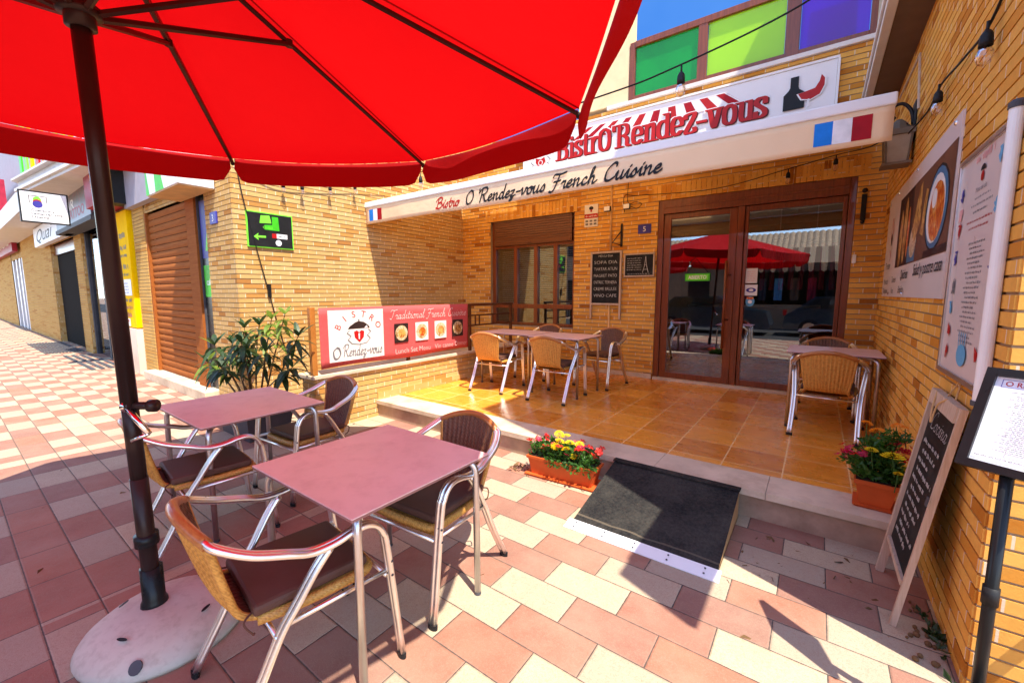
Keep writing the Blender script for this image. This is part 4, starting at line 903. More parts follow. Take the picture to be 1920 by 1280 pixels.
p = Print((-11.6, 1.9, 3.12), (1, 0, 0), (0, 0, 1)); p.text('pet_or', 'R', .5, .45, .16); p.text('pet_or', 'A', .5, .25, .16); p.build('lettering', t)
t = sign_box('shop_sign', 'dark red sign reading island on the farthest shop front', -38.5, -27.2, 2.1, 2.25, 3.25, 4.3, 'crimson'); p = Print((-38.5, 2.1, 3.25), (1, 0, 0), (0, 0, 1)); p.text('offwhite', 'islandna', 4.2, .3, .5, .01, fit=6.); p.build('lettering', t)
t = sign_box('shop_sign', 'pale blue sign board with looped black lettering over the dark doorway', -20.8, -15.2, 2.1, 2.25, 2.98, 3.55, 'paper'); p = Print((-20.8, 2.1, 2.98), (1, 0, 0), (0, 0, 1)); p.text('ink', 'Quai', .6, .12, .36, 0, .4, fit=3.); p.build('lettering', t)
t = sign_box('number_plate', 'small blue house number plate on the corner brick pillar', -6.72, -6.5, YL-.03, YL-.009, 2.42, 2.58, 'purple'); t['category'] = 'number plate'; p = Print((-6.72, YL-.03, 2.42), (1, 0, 0), (0, 0, 1)); p.text('sign_white', '3', .11, .035, .09, 0, center=True); p.build('lettering', t)
# direction sign on the sunny side wall
t = thing('direction_sign', 'black sign edged lime with green arrow on the sunny side wall', 'sign', (XL+.02, 2.75, 2.12))
b = MB(); b.box(XL+.009, XL+.035, 2.47, 3.03, 2.12, 2.55); b.build('board', M['black'], t); b = MB(); b.box(XL+.009, XL+.03, 2.455, 3.045, 2.105, 2.119); b.box(XL+.009, XL+.03, 2.455, 3.045, 2.551, 2.565); b.box(XL+.009, XL+.03, 2.455, 2.469, 2.12, 2.55); b.box(XL+.009, XL+.03, 3.031, 3.045, 2.12, 2.55); b.build('border', M['lime'], t)
p = Print((XL+.035, 2.47, 2.12), (0, 1, 0), (0, 0, 1)); p.poly('lime', [(.14, .3), (.16, .4), (.27, .41), (.29, .31)]); p.poly('green', [(.3, .29), (.3, .4), (.38, .4), (.39, .22), (.2, .22), (.2, .28)]); p.text('lime', 'Ciudad', .18, .235, .03); p.poly('lime', [(.06, .12), (.12, .17), (.11, .135), (.21, .14), (.21, .115), (.11, .11), (.12, .075)])
p.rect('sign_white', .29, .12, .49, .18); p.rect('letter_red', .29, .12, .35, .18); p.scribble('ink', .37, .14, .1, .02, seed=4); p.disc('sign_white', .37, .06, .04); p.text('ink', '1', .37, .042, .04, center=True); p.build('print', t)
b = MB(); b.tube(catmull([(XL+.03, 2.37, 3.2), (XL+.04, 2.45, 2.6), (XL+.03, 2.67, 1.54), (XL+.03, 2.76, 1.1), (XL+.03, 2.85, .7)]), .006, 6); b.box(XL+.02, XL+.05, 2.66, 2.7, 1.45, 1.62)
tag(b.build('wall_cable', M['wire'], None), 'thin black cable trailing down the sunny side wall', 'cable')

# ---------------------------------------------------------------- low wall with railing and banner
t = thing('low_wall', 'low yellow brick wall with pale stone cap beside the terrace', 'wall', (-4.45, 4.3, GZ))
b = MB(); brick_wall(b, 'y', -4.45, 1, 2.4, F-.02, GZ, .55); brick_wall(b, 'x', 2.4, -1, -4.7, -4.45, GZ, .55); brick_wall(b, 'y', -4.7, -1, 2.4, F-.02, GZ, .55); b.build('wall', [M['brick_y'], M['mortar']], t)
b = MB(); b.box(-4.74, -4.41, 2.36, F-.02, .55, .595); b.build('cap', M['stone'], t, bevel=.008)
b = MB(); b.box(-4.441, -4.425, 3.2, F-.03, PZ+.001, .255); b.build('skirting', M['brick_y'], t)
t = thing('railing', 'brown metal railing standing on the low wall cap', 'railing', (-4.45, 4.3, .595))
b = MB(); b.box(-4.48, -4.42, 2.5, 6.1, 1.3, 1.34)
for z in (1.14, .98): b.box(-4.46, -4.44, 2.5, 6.1, z, z+.025)
for y in (3.7, 4.95, 6.05): b.box(-4.47, -4.43, y, y+.04, .595, 1.3)
for y in (5.1, 5.2, 5.55, 5.65): b.box(-4.458, -4.442, y, y+.02, .98, 1.15)
b.build('rail', M['rail'], t)
b = MB(); b.box(-4.48, -4.42, 2.37, 2.43, .595, 1.35); b.build('post', M['oldpost'], t, bevel=.006)
t = thing('banner', 'red bistro banner with white logo panel and food photos tied to the railing', 'banner', (-4.4, 3.6, .65))
bw = lambda y, z: -4.408+.003*math.sin(y*2.6+1)+.0012*math.sin(y*7)*(1.33-z)
b = MB(); b.grid(lambda u, v: (bw(2.46+2.42*u, .66+.68*v), 2.46+2.42*u, .66+.68*v+.012*math.sin(u*9)*(1-v)), 60, 8); b.build('sheet', M['bannerred'], t, smooth=True, solid=.003)
p = Print((0, 0, 0), (0, 1, 0), (0, 0, 1), .0035)
p.bend = lambda q, y, z: Vector((bw(y, z)+q.x, y, z))
for j in range(10): a = 2.56+j*.074; p.mat(M['bannerwhite']); p.h += 0; p.mb.face([p.pt(a, .72), p.pt(a+.074, .72), p.pt(a+.074, 1.31), p.pt(a, 1.31)])
for k, ch in enumerate('BISTRO'):
    an = R(152-k*24.8); p.text('letter_red', ch, 2.95+.27*math.cos(an), .99+.235*math.sin(an), .075, .006, rot=an-R(90), center=True)
p.poly('photo_dark', [(2.8, 1.085), (2.83, 1.12), (2.9, 1.16), (2.95, 1.175), (3.02, 1.16), (3.08, 1.12), (3.1, 1.085)]); p.disc('inkgrey', 2.95, 1.185, .012); p.poly('sign_white', [(3.02, 1.09), (3.06, 1.12), (3.07, 1.09)])
p.poly('letter_red', [(2.95, 1.04), (2.98, 1.065), (3.02, 1.05), (3.01, .98), (2.95, .92), (2.89, .98), (2.88, 1.05), (2.92, 1.065)]); p.poly('sign_white', [(2.94, .96), (2.955, .96), (2.96, 1.03), (2.94, 1.03)])
for s_ in (-1, 1): p.strokes('inkgrey', [[(2.95+s_*.13, 1.07), (2.95+s_*.16, 1.04), (2.95+s_*.11, 1.0), (2.95+s_*.15, .96), (2.95+s_*.1, .91), (2.95, .895)]], pen(.014, .007, .6))
p.letters('inkgrey', SC, 'O', 2.6, .755, .13, fit=.1); p.letters('inkgrey', SC, 'Rendez-vous', 2.73, .77, .14, fit=.54, shear=.1, nib=pen(.1, .05, .8))
p.letters('bannerwhite', SC, 'Traditional French Cuisine', 3.4, 1.17, .12, fit=1.42, shear=.25, nib=pen(.06, .03, .8))
for k in range(4):
    y0 = 3.46+k*.35; p.rect('offwhite' if k in (1, 2) else 'photo_dark', y0, .86, y0+.23, 1.11); p.h += .002; p.disc('salad', y0+.115, .985, .1, .1); p.h += .001; p.disc(('bread', 'soup', 'bread', 'bread')[k], y0+.12, .98, .06, .06)
p.text('pinktext', 'Lunch Set Menu   Vin canne Dinner', 3.46, .72, .065, .0, fit=1.36); p.build('print', t)

# ================================================================ umbrella
def umbrella(name, label, base, tilt, apex, eave, hub, rad, th, fj, crank=True, base_r=.34, group=None):
    Bp = Vector(base)
    t = thing(name, label, 'umbrella', (Bp.x, Bp.y, GZ), group)
    ax = Vector((tilt[0], tilt[1], 1)).normalized(); u = Vector((1, 0, 0)); u = (u-ax*u.dot(ax)).normalized(); v = ax.cross(u)
    P = lambda l, r=0, a=0: Bp+ax*l+u*(r*math.cos(a))+v*(r*math.sin(a))
    ang = [R(th+45*k) for k in range(8)]; C = [P(eave, rad, a) for a in ang]; A0 = P(apex)
    b = MB(); b.tube([P(0), P(.62)], .033, 14); b.tube([P(.6), P(1.0)], .030, 14); b.tube([P(.95), P(apex-.03)], .0305, 14)
    pole = b.build('pole', M['pole'], t, smooth=True)
    for l in (.3, ): b = MB(); b.tube([P(l), P(l+.05)], .045, 14); b.build('collar', M['blackgl'], pole, smooth=True)
    b = MB(); b.tube([P(hub-.06), P(hub+.045)], .046, 14); b.tube([P(hub-.016), P(hub+.016)], .066, 12); b.build('runner', M['pole'], t, smooth=True)
    b = MB(); b.tube([P(apex-.1), P(apex-.02)], .07, 12); b.build('crown_hub', M['pole'], t, smooth=True)
    can = MB()
    for k in range(8):
        c0, c1 = C[k], C[(k+1) % 8]
        def fn(s, q, c0=c0, c1=c1):
            e = c0.lerp(c1, q); p_ = A0.lerp(e, s); sag = -.035*math.sin(math.pi*q)*s*s-.03*math.sin(math.pi*s)*math.sin(math.pi*q)
            return p_+ax*(sag+.03)
        can.grid(fn, 14, 12)
    cano = can.build('canopy', M['red_cloth'], t, smooth=True, weld=True)
    sm = MB()
    for k in range(8): sm.tube([A0.lerp(C[k], s)+ax*.026 for s in (0, .5, 1.0)], .004, 5)
    sm.build('seam', M['red_val'], cano)
    for k in range(8):
        c0, c1 = C[k], C[(k+1) % 8]; out = ((c0+c1)/2-P(eave)).normalized()
        flare = .02 if k == 6 else 0.
        def fv(q, s, c0=c0, c1=c1, out=out, k=k, flare=flare):
            m_ = .010; e = c0.lerp(c1, m_+(1-2*m_)*q); sag = -.035*math.sin(math.pi*q)
            edge = min(q, 1-q); cr = 0.
            if edge < .07: cr = (1-math.sqrt(max(0, 1-(1-edge/.07)**2)))
            L = .19*(1-.55*cr)
            return e+ax*(sag+.03-L*s)+out*(.012+.018*math.sin(q*9+k)*s-.03*s+flare*s*math.sin(math.pi*min(1, q*.9+.1)))
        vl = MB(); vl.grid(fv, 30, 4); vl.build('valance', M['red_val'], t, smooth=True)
    for k in range(8):
        b = MB(); b.tube([P(apex-.04, .05, ang[k]), C[k]-ax*.004], .013, 6); rb = b.build('rib', M['rib'], t)
        J = A0.lerp(C[k], fj)-ax*.02; b = MB(); b.tube([P(hub, .06, ang[k]), J], .014, 6); b.tube([J-ax*.015, J+ax*.02], .02, 8); b.build('strut', M['rib'], rb)
        b = MB(); b.ball(C[k]-ax*.01, .017, 6); b.build('end_cap', M['black'], rb)
    # foot
    Bq = Bp; Bp = Bq+Vector((.045, .03, 0)) if crank else Bq
    b = MB(); b.lathe([(base_r, GZ), (base_r+.006, GZ+.02), (base_r-.01, GZ+.045), (base_r*.8, GZ+.085), (base_r*.5, GZ+.112), (.07, GZ+.122)], (Bp.x, Bp.y, 0), 40)
    b.tube(catmull([(Bp.x-.12, Bp.y+base_r*.86, GZ+.06), (Bp.x-.05, Bp.y+base_r+.035, GZ+.075), (Bp.x+.1, Bp.y+base_r+.03, GZ+.075), (Bp.x+.16, Bp.y+base_r*.8, GZ+.06)]), .014, 8)
    bs = b.build('base', M['base'], t, smooth=True)
    b = MB(); b.lathe([(.055, GZ+.1), (.05, GZ+.135), (.043, GZ+.15), (.043, GZ+.3)], (Bq.x, Bq.y, 0), 16); b.build('pole_socket', M['blackgl'], t, smooth=True)
    b = MB()
    for a in (215, 300, 30, 120):
        q = Vector((Bp.x+.2*math.cos(R(a)), Bp.y+.2*math.sin(R(a)), GZ+.1115)); b.lathe([(.024, 0), (.024, .003)], q, 12, 1., .28, Matrix.Rotation(R(a+90), 4, 'Z') @ Matrix.Rotation(R(14), 4, 'X'))
    b.build('slot', M['black'], bs)
    b = MB(); b.lathe([(.02, 0), (.022, .004), (.022, .014)], (Bp.x+.76*base_r, Bp.y-.52*base_r, GZ+.05), 14, 1.2, 1., Matrix.Rotation(R(-35), 4, 'Z') @ Matrix.Rotation(R(50), 4, 'Y')); b.build('filler_cap', M['greyd'], bs)
    if crank:
        c0 = P(.95); rt = Vector((.81, .59, 0)); tc = Vector((.97, -.22, 0))
        b = MB(); b.tube([c0-rt*.06, c0+rt*.055], .017, 12); b.tube([c0+rt*.035, c0+rt*.062], .027, 14); b.tube([c0-rt*.04, c0-rt*.055], .029, 14); ck = b.build('crank_hub', M['pole'], t, smooth=True)
        b = MB(); e = c0-rt*.068+tc*.02; b.tube([c0-rt*.055, e, e+tc*.012], .021, 12); f_ = e+rt*.085-ax*.11+tc*.04; b.tube([e, f_], .013, 8); b.tube([f_, f_-rt*.075-ax*.03+tc*.012], .008, 8); b.build('crank_handle', M['chrome'], ck, smooth=True)
    return t
umbrella('parasol', 'big red parasol on dark brown pole in white plastic base over the near tables', (-2.40, .475, .074), (.044, -.024), 3.057, 2.416, 2.472, 2.109, 101.446, .423, base_r=.31)

# ================================================================ tables and chairs
def table(name, label, x0, x1, y0, y1, z, h, group):
    cx, cy = (x0+x1)/2, (y0+y1)/2; hx, hy = (x1-x0)/2, (y1-y0)/2
    t = thing(name, label, 'table', (cx, cy, z), group)
    b = MB(); b.c = 0; b.box(x0, x1, y0, y1, z+h-.006, z+h); b.c = 1; b.box(x0+.0005, x1-.0005, y0+.0005, y1-.0005, z+h-.016, z+h-.0062); b.build('tabletop', [M['table'], M['table_edge']], t, bevel=.0015)
    b = MB(); zz = z+h-.032
    b.tube([(cx-hx+.12, cy-hy+.1, zz), (cx+hx-.12, cy+hy-.1, zz)], .012, 8); b.tube([(cx-hx+.12, cy+hy-.1, zz-.001), (cx+hx-.12, cy-hy+.1, zz-.001)], .012, 8); b.box(cx-.06, cx+.06, cy-.06, cy+.06, zz+.006, zz+.015); b.build('under_frame', M['alu2'], t, smooth=False)
    for sx in (-1, 1):
        for sy in (-1, 1):
            pts = [(cx+sx*(hx-.2), cy+sy*(hy-.17), zz), (cx+sx*(hx-.09), cy+sy*(hy-.085), zz)]
            for k in range(1, 6):
                a = k/5*math.pi/2; q = math.sin(a)*.06; pts.append((cx+sx*(hx-.09+q*.75), cy+sy*(hy-.085+q*.62), zz-.065*(1-math.cos(a))))
            pts.append((cx+sx*(hx-.04), cy+sy*(hy-.045), z+.012))
            b = MB(); b.tube(pts, .0165, 12); lg = b.build('leg', M['alu2'], t, smooth=True)
            b = MB(); b.lathe([(.017, 0), (.018, .014)], (pts[-1][0], pts[-1][1], z), 10); b.build('foot', M['greyd'], lg)
    return t
TG = 'rose topped bistro tables'
TH = .75
table('bistro_table', 'near rose topped square table beside the front edge of the parasol', -2.08, -1.285, .80, 1.565, GZ, TH, TG)
table('bistro_table', 'rose topped square table behind the parasol pole in front of the oleander', -3.78, -2.91, .86, 1.635, GZ, TH, TG)
table('bistro_table', 'terrace rose table nearer the doors, right of the pair pushed together', -3.13, -2.36, 4.66, 5.36, PZ, .77, TG)
table('bistro_table', 'terrace rose table next to the banner wall, left of the pair', -4.1, -3.17, 4.76, 5.4, PZ, .77, TG)
table('bistro_table', 'rose table by the right brick wall in front of the glass doors', -.22, .53, 4.95, 5.62, PZ, .77, TG)

def make_chair(label, group):
    t = thing('armchair', label, 'chair', (0, 0, 0), group)
    prof = [(-.3, .765), (-.292, .715), (-.272, .62), (-.25, .53), (-.235, .475), (-.212, .44), (-.17, .425)]
    wid = [.198, .192, .18, .166, .157, .158, .172]
    PC = catmull([(0, y, z) for y, z in prof], 5); WC = [wid[min(6, int(k/5))]*(1-(k/5) % 1)+wid[min(6, int(k/5)+1)]*((k/5) % 1) for k in range(len(PC))]
    NS = 13
    def shell(off):
        def fn(u, v):
            k = u*(len(PC)-1); i = min(int(k), len(PC)-2); f = k-i
            p = PC[i].lerp(PC[i+1], f); w_ = WC[i]*(1-f)+WC[i+1]*f; s = v*2-1
            bow = -.055*(1-s*s)*max(0, 1-u*.9)
            rib = .0065*abs(math.sin(v*math.pi*NS))
            return (s*w_, p.y+bow+off+(rib if off > 0 else -rib), p.z+.05*(1-s*s)*max(0, 1-u*2.2))
        return fn
    b = MB(); b.grid(shell(-.006), 30, NS*4); bk = b.build('backrest', M['wick'], t, smooth=True)
    b = MB(); b.grid(shell(.008), 30, NS*4, True); b.build('shaded_back_face', M['wick_shade'], bk, smooth=True)  # dark inner face paints shade onto the front of the honey back
    for s in (-1, 1): b = MB(); b.tube([(s*WC[k]*1.01, p.y, p.z) for k, p in enumerate(PC)], .0135, 8); b.build('edge_binding', M['wick'], bk, smooth=True)
    b = MB(); b.tube([(s_*.208, -.30-.055*(1-s_*s_), .76+.055*(1-s_*s_)) for s_ in [k/8-1 for k in range(17)]], .0195, 10); b.build('top_rail', M['wrap'], t, smooth=True)
    # seat
    b = MB()
    def st(off):
        def fn(u, v):
            s = v*2-1; y = -.175+.41*u; w_ = .178+.03*min(1, u*2.2); z = .424+.012*u-.010*(1-s*s)+off-(.03*max(0, u-.93)/.07)
            return (s*w_, y, z)
        return fn
    b.grid(st(.004), 12, 10); b.grid(st(-.016), 12, 10, True)
    rim = [(-.178, -.175), (-.2, -.05), (-.208, .1), (-.2, .215), (-.12, .24), (.12, .24), (.2, .215), (.208, .1), (.2, -.05), (.178, -.175)]
    b.tube(catmull([(x, y, .416+.02*max(0, y)) for x, y in rim], 4), .02, 8); b.build('seat', M['wick'], t, smooth=True)
    b = MB(); b.box(-.2, .2, -.19, .225, .436, .478); cu_ = b.build('cushion', M['cush'], t, bevel=.014)
    for s in (-1, 1): b = MB(); b.tube(catmull([(s*.17, -.185, .45), (s*.2, -.22, .44), (s*.215, -.2, .4), (s*.19, -.19, .38)]), .004, 5); b.build('tie', M['cush'], cu_)
    for s in (-1, 1):
        arm = [(s*.19, -.308, .772), (s*.225, -.285, .75), (s*.262, -.2, .705), (s*.278, -.1, .67), (s*.283, -.02, .643), (s*.284, .06, .643), (s*.283, .13, .658), (s*.282, .185, .66), (s*.281, .225, .64), (s*.28, .25, .6), (s*.277, .268, .52), (s*.272, .325, .02)]
        pc = catmull(arm, 6)
        b = MB()
        for o_ in (-.0115, .0115): b.tube([q+Vector((s*o_, 0, 0)) for q in pc], .0125, 8)
        am = b.build('arm', M['alu'], t, smooth=True)
        b = MB(); b.lathe([(.015, 0), (.0155, .024)], pc[-1]+Vector((0, 0, -.02)), 12, 1.75, 1.); b.build('foot', M['black'], am)
        for z_ in (.47, .41): b = MB(); b.tube([(s*.262, .275, z_), (s*.3, .28, z_)], .006, 6); b.build('rivet', M['greyd'], am)
        rl = catmull([(s*.278, .045, .632), (s*.27, -.01, .56), (s*.258, -.075, .455), (s*.25, -.125, .375), (s*.248, -.2, .22), (s*.25, -.31, .02)], 5)
        b = MB()
        for o_ in (-.0115, .0115): b.tube([q+Vector((s*o_, 0, 0)) for q in rl], .0125, 8)
        lg = b.build('rear_leg', M['alu'], t, smooth=True)
        b = MB(); b.lathe([(.015, 0), (.0155, .024)], rl[-1]+Vector((0, 0, -.02)), 12, 1.75, 1.); b.build('foot', M['black'], lg)
        b = MB(); b.tube([(s*.255, -.1, .4), (s*.262, .27, .415)], .0095, 8); b.build('side_rail', M['alu'], t, smooth=True)
    b = MB(); b.tube([(-.25, -.135, .36), (.25, -.135, .36)], .0095, 8); b.build('stretcher', M['alu'], t, smooth=True); b = MB(); b.tube([(-.262, .272, .395), (.262, .272, .395)], .0095, 8); b.build('stretcher', M['alu'], t, smooth=True)
    return t
CG = 'wicker armchairs with aluminium arms'
ch = make_chair('wicker armchair in the foreground tucked under the near table, back to the camera', CG)
ch.location = (-1.66, .76, GZ); ch.rotation_euler = (0, 0, R(-8))
for x, y, z, rz, lab in (
    (-1.64, 1.53, GZ, 184, 'wicker armchair facing us across the near table, by the flower box'),
    (-3.13, .92, GZ, -6, 'wicker armchair right behind the parasol pole with its back to the street'),
    (-3.3, 1.72, GZ, 183, 'wicker armchair at the far side of the table in front of the banner'),
    (-3.62, 4.6, PZ, 8, 'terrace armchair with sunlit honey back nearest the banner'),
    (-2.66, 4.62, PZ, 4, 'terrace armchair with honey back nearer the doors, back to the street'),
    (-3.6, 5.72, PZ, 180, 'terrace armchair below the window behind the left rose table'),
    (-2.52, 5.72, PZ, 174, 'terrace armchair standing in front of the tall chalkboard'),
    (.13, 4.98, PZ, -4, 'wicker armchair by the right wall with its back to the street'),
    (.12, 5.85, PZ, 178, 'wicker armchair between the right table and the glass doors')):
    dup(ch, (x, y, z), R(rz), lab, CG)

# ================================================================ ramp and planters
t = thing('entrance_ramp', 'black rubber topped wooden ramp with white metal edge against the step', 'ramp', (-.8, 2.75, GZ))
def rz_(y): return GZ+.012+(PZ-.004-GZ-.012)*(y-2.42)/(3.176-2.42)
b = MB(); x0, x1 = -1.25, -.35
b.face([(x0, 2.42, rz_(2.42)), (x1, 2.42, rz_(2.42)), (x1, 3.176, rz_(3.176)), (x0, 3.176, rz_(3.176))])
b.box(x0-.004, x1+.004, 3.12, 3.176, rz_(3.176)+.001, rz_(3.176)+.006)
o = b.build('mat', M['rubber'], t, solid=.008)
b = MB(); b.face([(x0, 2.36, GZ), (x1, 2.36, GZ), (x1, 3.17, GZ), (x0, 3.17, GZ)])
for x in (x0+.003, x1-.003): b.face([(x, 2.40, GZ), (x, 3.17, GZ), (x, 3.17, rz_(3.17)-.006), (x, 2.40, GZ+.006)])
b.build('ramp_body', M['pipe'], t)
b = MB(); b.face([(x0-.025, 2.335, GZ+.003), (x1+.02, 2.335, GZ+.003), (x1+.02, 2.425, rz_(2.425)+.008), (x0-.025, 2.425, rz_(2.425)+.008)]); st_ = b.build('edge_strip', M['white'], t, solid=.005)
b = MB()
for k in range(5):
    for y in (2.36, 2.395): b.lathe([(.006, 0), (.005, .004)], (x0+.04+k*.2, y, GZ+.007+(y-2.335)*.28), 8)
b.build('screw', M['greyd'], st_)

def leaflets(mb, c, r, n, size, seed, up=.35):
    q = random.Random(seed)
    for _ in range(n):
        a = q.uniform(0, 6.283); d = Vector((math.cos(a), math.sin(a), q.uniform(-.35, 1.)+up)).normalized()
        p = Vector(c)+Vector((q.uniform(-1, 1)*r[0], q.uniform(-1, 1)*r[1], q.uniform(-1, 1)*r[2]))
        side = d.cross(Vector((q.uniform(-1, 1), q.uniform(-1, 1), q.uniform(-1, 1)))).normalized(); L = size*q.uniform(.6, 1.3); W = L*.26
        nn = d.cross(side)*L*.12
        mb.face([p, p+d*L*.5+side*W+nn, p+d*L, p+d*L*.5]); mb.face([p, p+d*L*.5, p+d*L, p+d*L*.5-side*W+nn])
def blossom_pet(c, r, seed, parent, mat):
    q = random.Random(seed); b = MB(); c = Vector(c); tl = Matrix.Rotation(q.uniform(-.7, .7), 3, 'X') @ Matrix.Rotation(q.uniform(-.7, .7), 3, 'Y')
    for k in range(5):
        a = k*1.2566+q.random()*.3
        f = lambda rr, aa, z: c+tl @ Vector((rr*math.cos(aa), rr*math.sin(aa), z))
        b.face([f(0, a, 0), f(r*.8, a-.5, r*.35), f(r*1.1, a-.2, r*.3), f(r*1.1, a+.2, r*.36), f(r*.8, a+.5, r*.3)])
    return b.build('blossom', M[mat], parent)
def blossom_mar(c, r, seed, parent, mat, flat=.45):
    q = random.Random(seed); b = MB(); c = Vector(c)
    tl = Matrix.Rotation(q.uniform(-.3, .5), 3, 'X') @ Matrix.Rotation(q.uniform(-.35, .35), 3, 'Y')
    for ring, (rr, z, n) in enumerate(((1., 0, 16), (.85, .22, 14), (.65, .38, 11), (.42, .48, 8), (.2, .52, 5))):
        for k in range(n):
            a = (k+.5*ring)/n*6.283+q.uniform(-.1, .1); w_ = 3.6/n
            f = lambda k_, aa, zz: c+tl @ Vector((r*k_*math.cos(aa), r*k_*math.sin(aa), zz*r*flat*2))
            b.face([f(rr*.35, a, z-.05), f(rr, a-w_*.5, z), f(rr*1.06, a, z+.1), f(rr, a+w_*.5, z)])
    o_ = b.build('blossom', M[mat], parent)
    b = MB(); b.tube([c-Vector((0, 0, .006)), c-Vector((q.uniform(-.015, .015), q.uniform(-.015, .015), .12))], .0028, 5); b.build('stalk', M['stemg'], o_)
    return o_

t = thing('flower_box', 'long terracotta flower box with red and yellow flowers on the paving', 'planter', (-1.62, 2.97, GZ))
mx = Matrix.Translation((-1.63, 2.98, GZ)) @ Matrix.Rotation(R(3), 4, 'Z')
def frustum(b, mx, hx0, hy0, hx1, hy1, z0, z1):
    p = [mx @ Vector(q) for q in ((-hx0, -hy0, z0), (hx0, -hy0, z0), (hx0, hy0, z0), (-hx0, hy0, z0), (-hx1, -hy1, z1), (hx1, -hy1, z1), (hx1, hy1, z1), (-hx1, hy1, z1))]
    for q in ((0, 1, 5, 4), (1, 2, 6, 5), (2, 3, 7, 6), (3, 0, 4, 7), (3, 2, 1, 0), (4, 5, 6, 7)): b.face([p[i] for i in q])
b = MB(); frustum(b, mx, .27, .07, .3, .085, .018, .15); frustum(b, mx, .31, .095, .312, .097, .15, .172); b.build('box', M['terracotta'], t, bevel=.004)
b = MB(); frustum(b, mx, .31, .1, .325, .112, .0, .017); b.build('saucer', M['terracotta'], t, bevel=.003)
b = MB(); frustum(b, mx, .295, .082, .295, .082, .1725, .176); b.build('soil', M['soil'], t)
b = MB(); leaflets(b, mx @ Vector((0, 0, .22)), (.29, .09, .05), 900, .042, 3); leaflets(b, mx @ Vector((-.05, 0, .26)), (.2, .07, .04), 380, .04, 4); leaflets(b, mx @ Vector((.1, -.1, .17)), (.2, .03, .03), 160, .04, 5, -.5); b.build('foliage', M['leaf'], t)
q = random.Random(5)
for k in range(46):
    x = q.uniform(-.31, .33); z = .25+.075*q.random(); y = q.uniform(-.1, .08)
    blossom_pet(mx @ Vector((x, y, z)), q.uniform(.02, .032), k, t, 'pet_red' if q.random() < .75 else 'pet_mag')
for k, (x, y, z) in enumerate(((-.06, .02, .37), (-.03, -.02, .325), (-.05, -.06, .29), (.05, .0, .32), (.04, -.05, .28), (.13, .02, .315), (.12, -.07, .24), (-.01, .05, .35))): blossom_mar(mx @ Vector((x, y, z)), .04-.01*(k == 6), k, t, 'pet_yel')
b = MB(); leaflets(b, mx @ Vector((-.37, -.05, .012)), (.14, .07, .006), 40, .045, 8, -.3); tag(b.build('leaf_litter', M['debris']), 'dry leaf litter lying beside the long flower box', 'leaf litter', kind='stuff')

t = thing('flower_pot', 'square terracotta pot of orange and yellow marigolds at the terrace edge', 'planter', (.38, 3.43, PZ))
mx = Matrix.Translation((.375, 3.42, PZ)) @ Matrix.Rotation(R(-4), 4, 'Z')
b = MB(); frustum(b, mx, .075, .075, .098, .098, .016, .15); frustum(b, mx, .108, .108, .11, .11, .15, .178); b.build('pot', M['terracotta'], t, bevel=.004)
b = MB(); frustum(b, mx, .095, .095, .108, .108, 0, .015); b.build('saucer', M['terracotta'], t, bevel=.003)
b = MB(); frustum(b, mx, .1, .1, .1, .1, .1785, .181); b.build('soil', M['soil'], t)
b = MB(); leaflets(b, mx @ Vector((0, 0, .24)), (.1, .1, .07), 520, .05, 13); leaflets(b, mx @ Vector((0, 0, .33)), (.08, .08, .09), 420, .045, 14); leaflets(b, mx @ Vector((-.11, -.03, .28)), (.08, .05, .04), 160, .035, 15); leaflets(b, mx @ Vector((.06, -.02, .46)), (.06, .05, .03), 90, .035, 16); b.build('foliage', M['leaf'], t)
for k, (x, y, z, r_, mm) in enumerate(((-.07, 0, .52, .031, 'pet_or'), (-.02, -.02, .485, .04, 'pet_or'), (.07, .05, .52, .03, 'pet_or'), (.11, .04, .515, .026, 'pet_or'), (-.04, -.1, .38, .034, 'pet_yel'), (.06, -.1, .36, .058, 'pet_yel'), (.13, -.08, .3, .028, 'pet_yel'), (.09, -.12, .27, .024, 'pet_yel'))): blossom_mar(mx @ Vector((x, y, z)), r_, 40+k, t, mm, .4)
q = random.Random(9)
for k in range(38):
    s = q.random() < .5; x, y, z = (q.uniform(-.2, -.05), q.uniform(-.1, .03), q.uniform(.26, .35)) if s else (q.uniform(.05, .16), q.uniform(-.07, .08), q.uniform(.3, .42))
    blossom_pet(mx @ Vector((x, y, z)), q.uniform(.022, .033), 80+k, t, 'pet_mag' if q.random() < .7 else 'pet_red')

# oleander in its crate
t = thing('oleander', 'oleander bush with narrow dark leaves in a dark crate behind the rear table', 'plant', (-5.0, 1.98, GZ))
b = MB(); mx = Matrix.Translation((-5.02, 2.0, GZ)); frustum(b, mx, .34, .2, .4, .24, 0, .3); frustum(b, mx, .42, .26, .42, .26, .3, .34)
b.build('crate', M['greyd'], t, bevel=.01)
b = MB(); frustum(b, mx, .38, .22, .38, .22, .3405, .344); b.build('soil', M['soil'], t)
q = random.Random(21)
def lance(mb, p, d, L, W, droop):
    d = d.normalized(); side = d.cross(Vector((0, 0, 1)))
    side = side.normalized() if side.length > .05 else Vector((1, 0, 0)); pts = []
    for k in range(6):
        s = k/5; c = p+d*L*s-Vector((0, 0, droop*L*s*s)); w_ = W*math.sin(math.pi*min(1, s*.93+.07))**.8; pts.append((c, w_))
    for (a, wa), (c, wc) in zip(pts[:-1], pts[1:]):
        up = Vector((0, 0, .25))
        mb.face([a, c, c+side*wc+up*wc, a+side*wa+up*wa]); mb.face([a-side*wa+up*wa, c-side*wc+up*wc, c, a])
lf, ly, stm = MB(), MB(), MB()
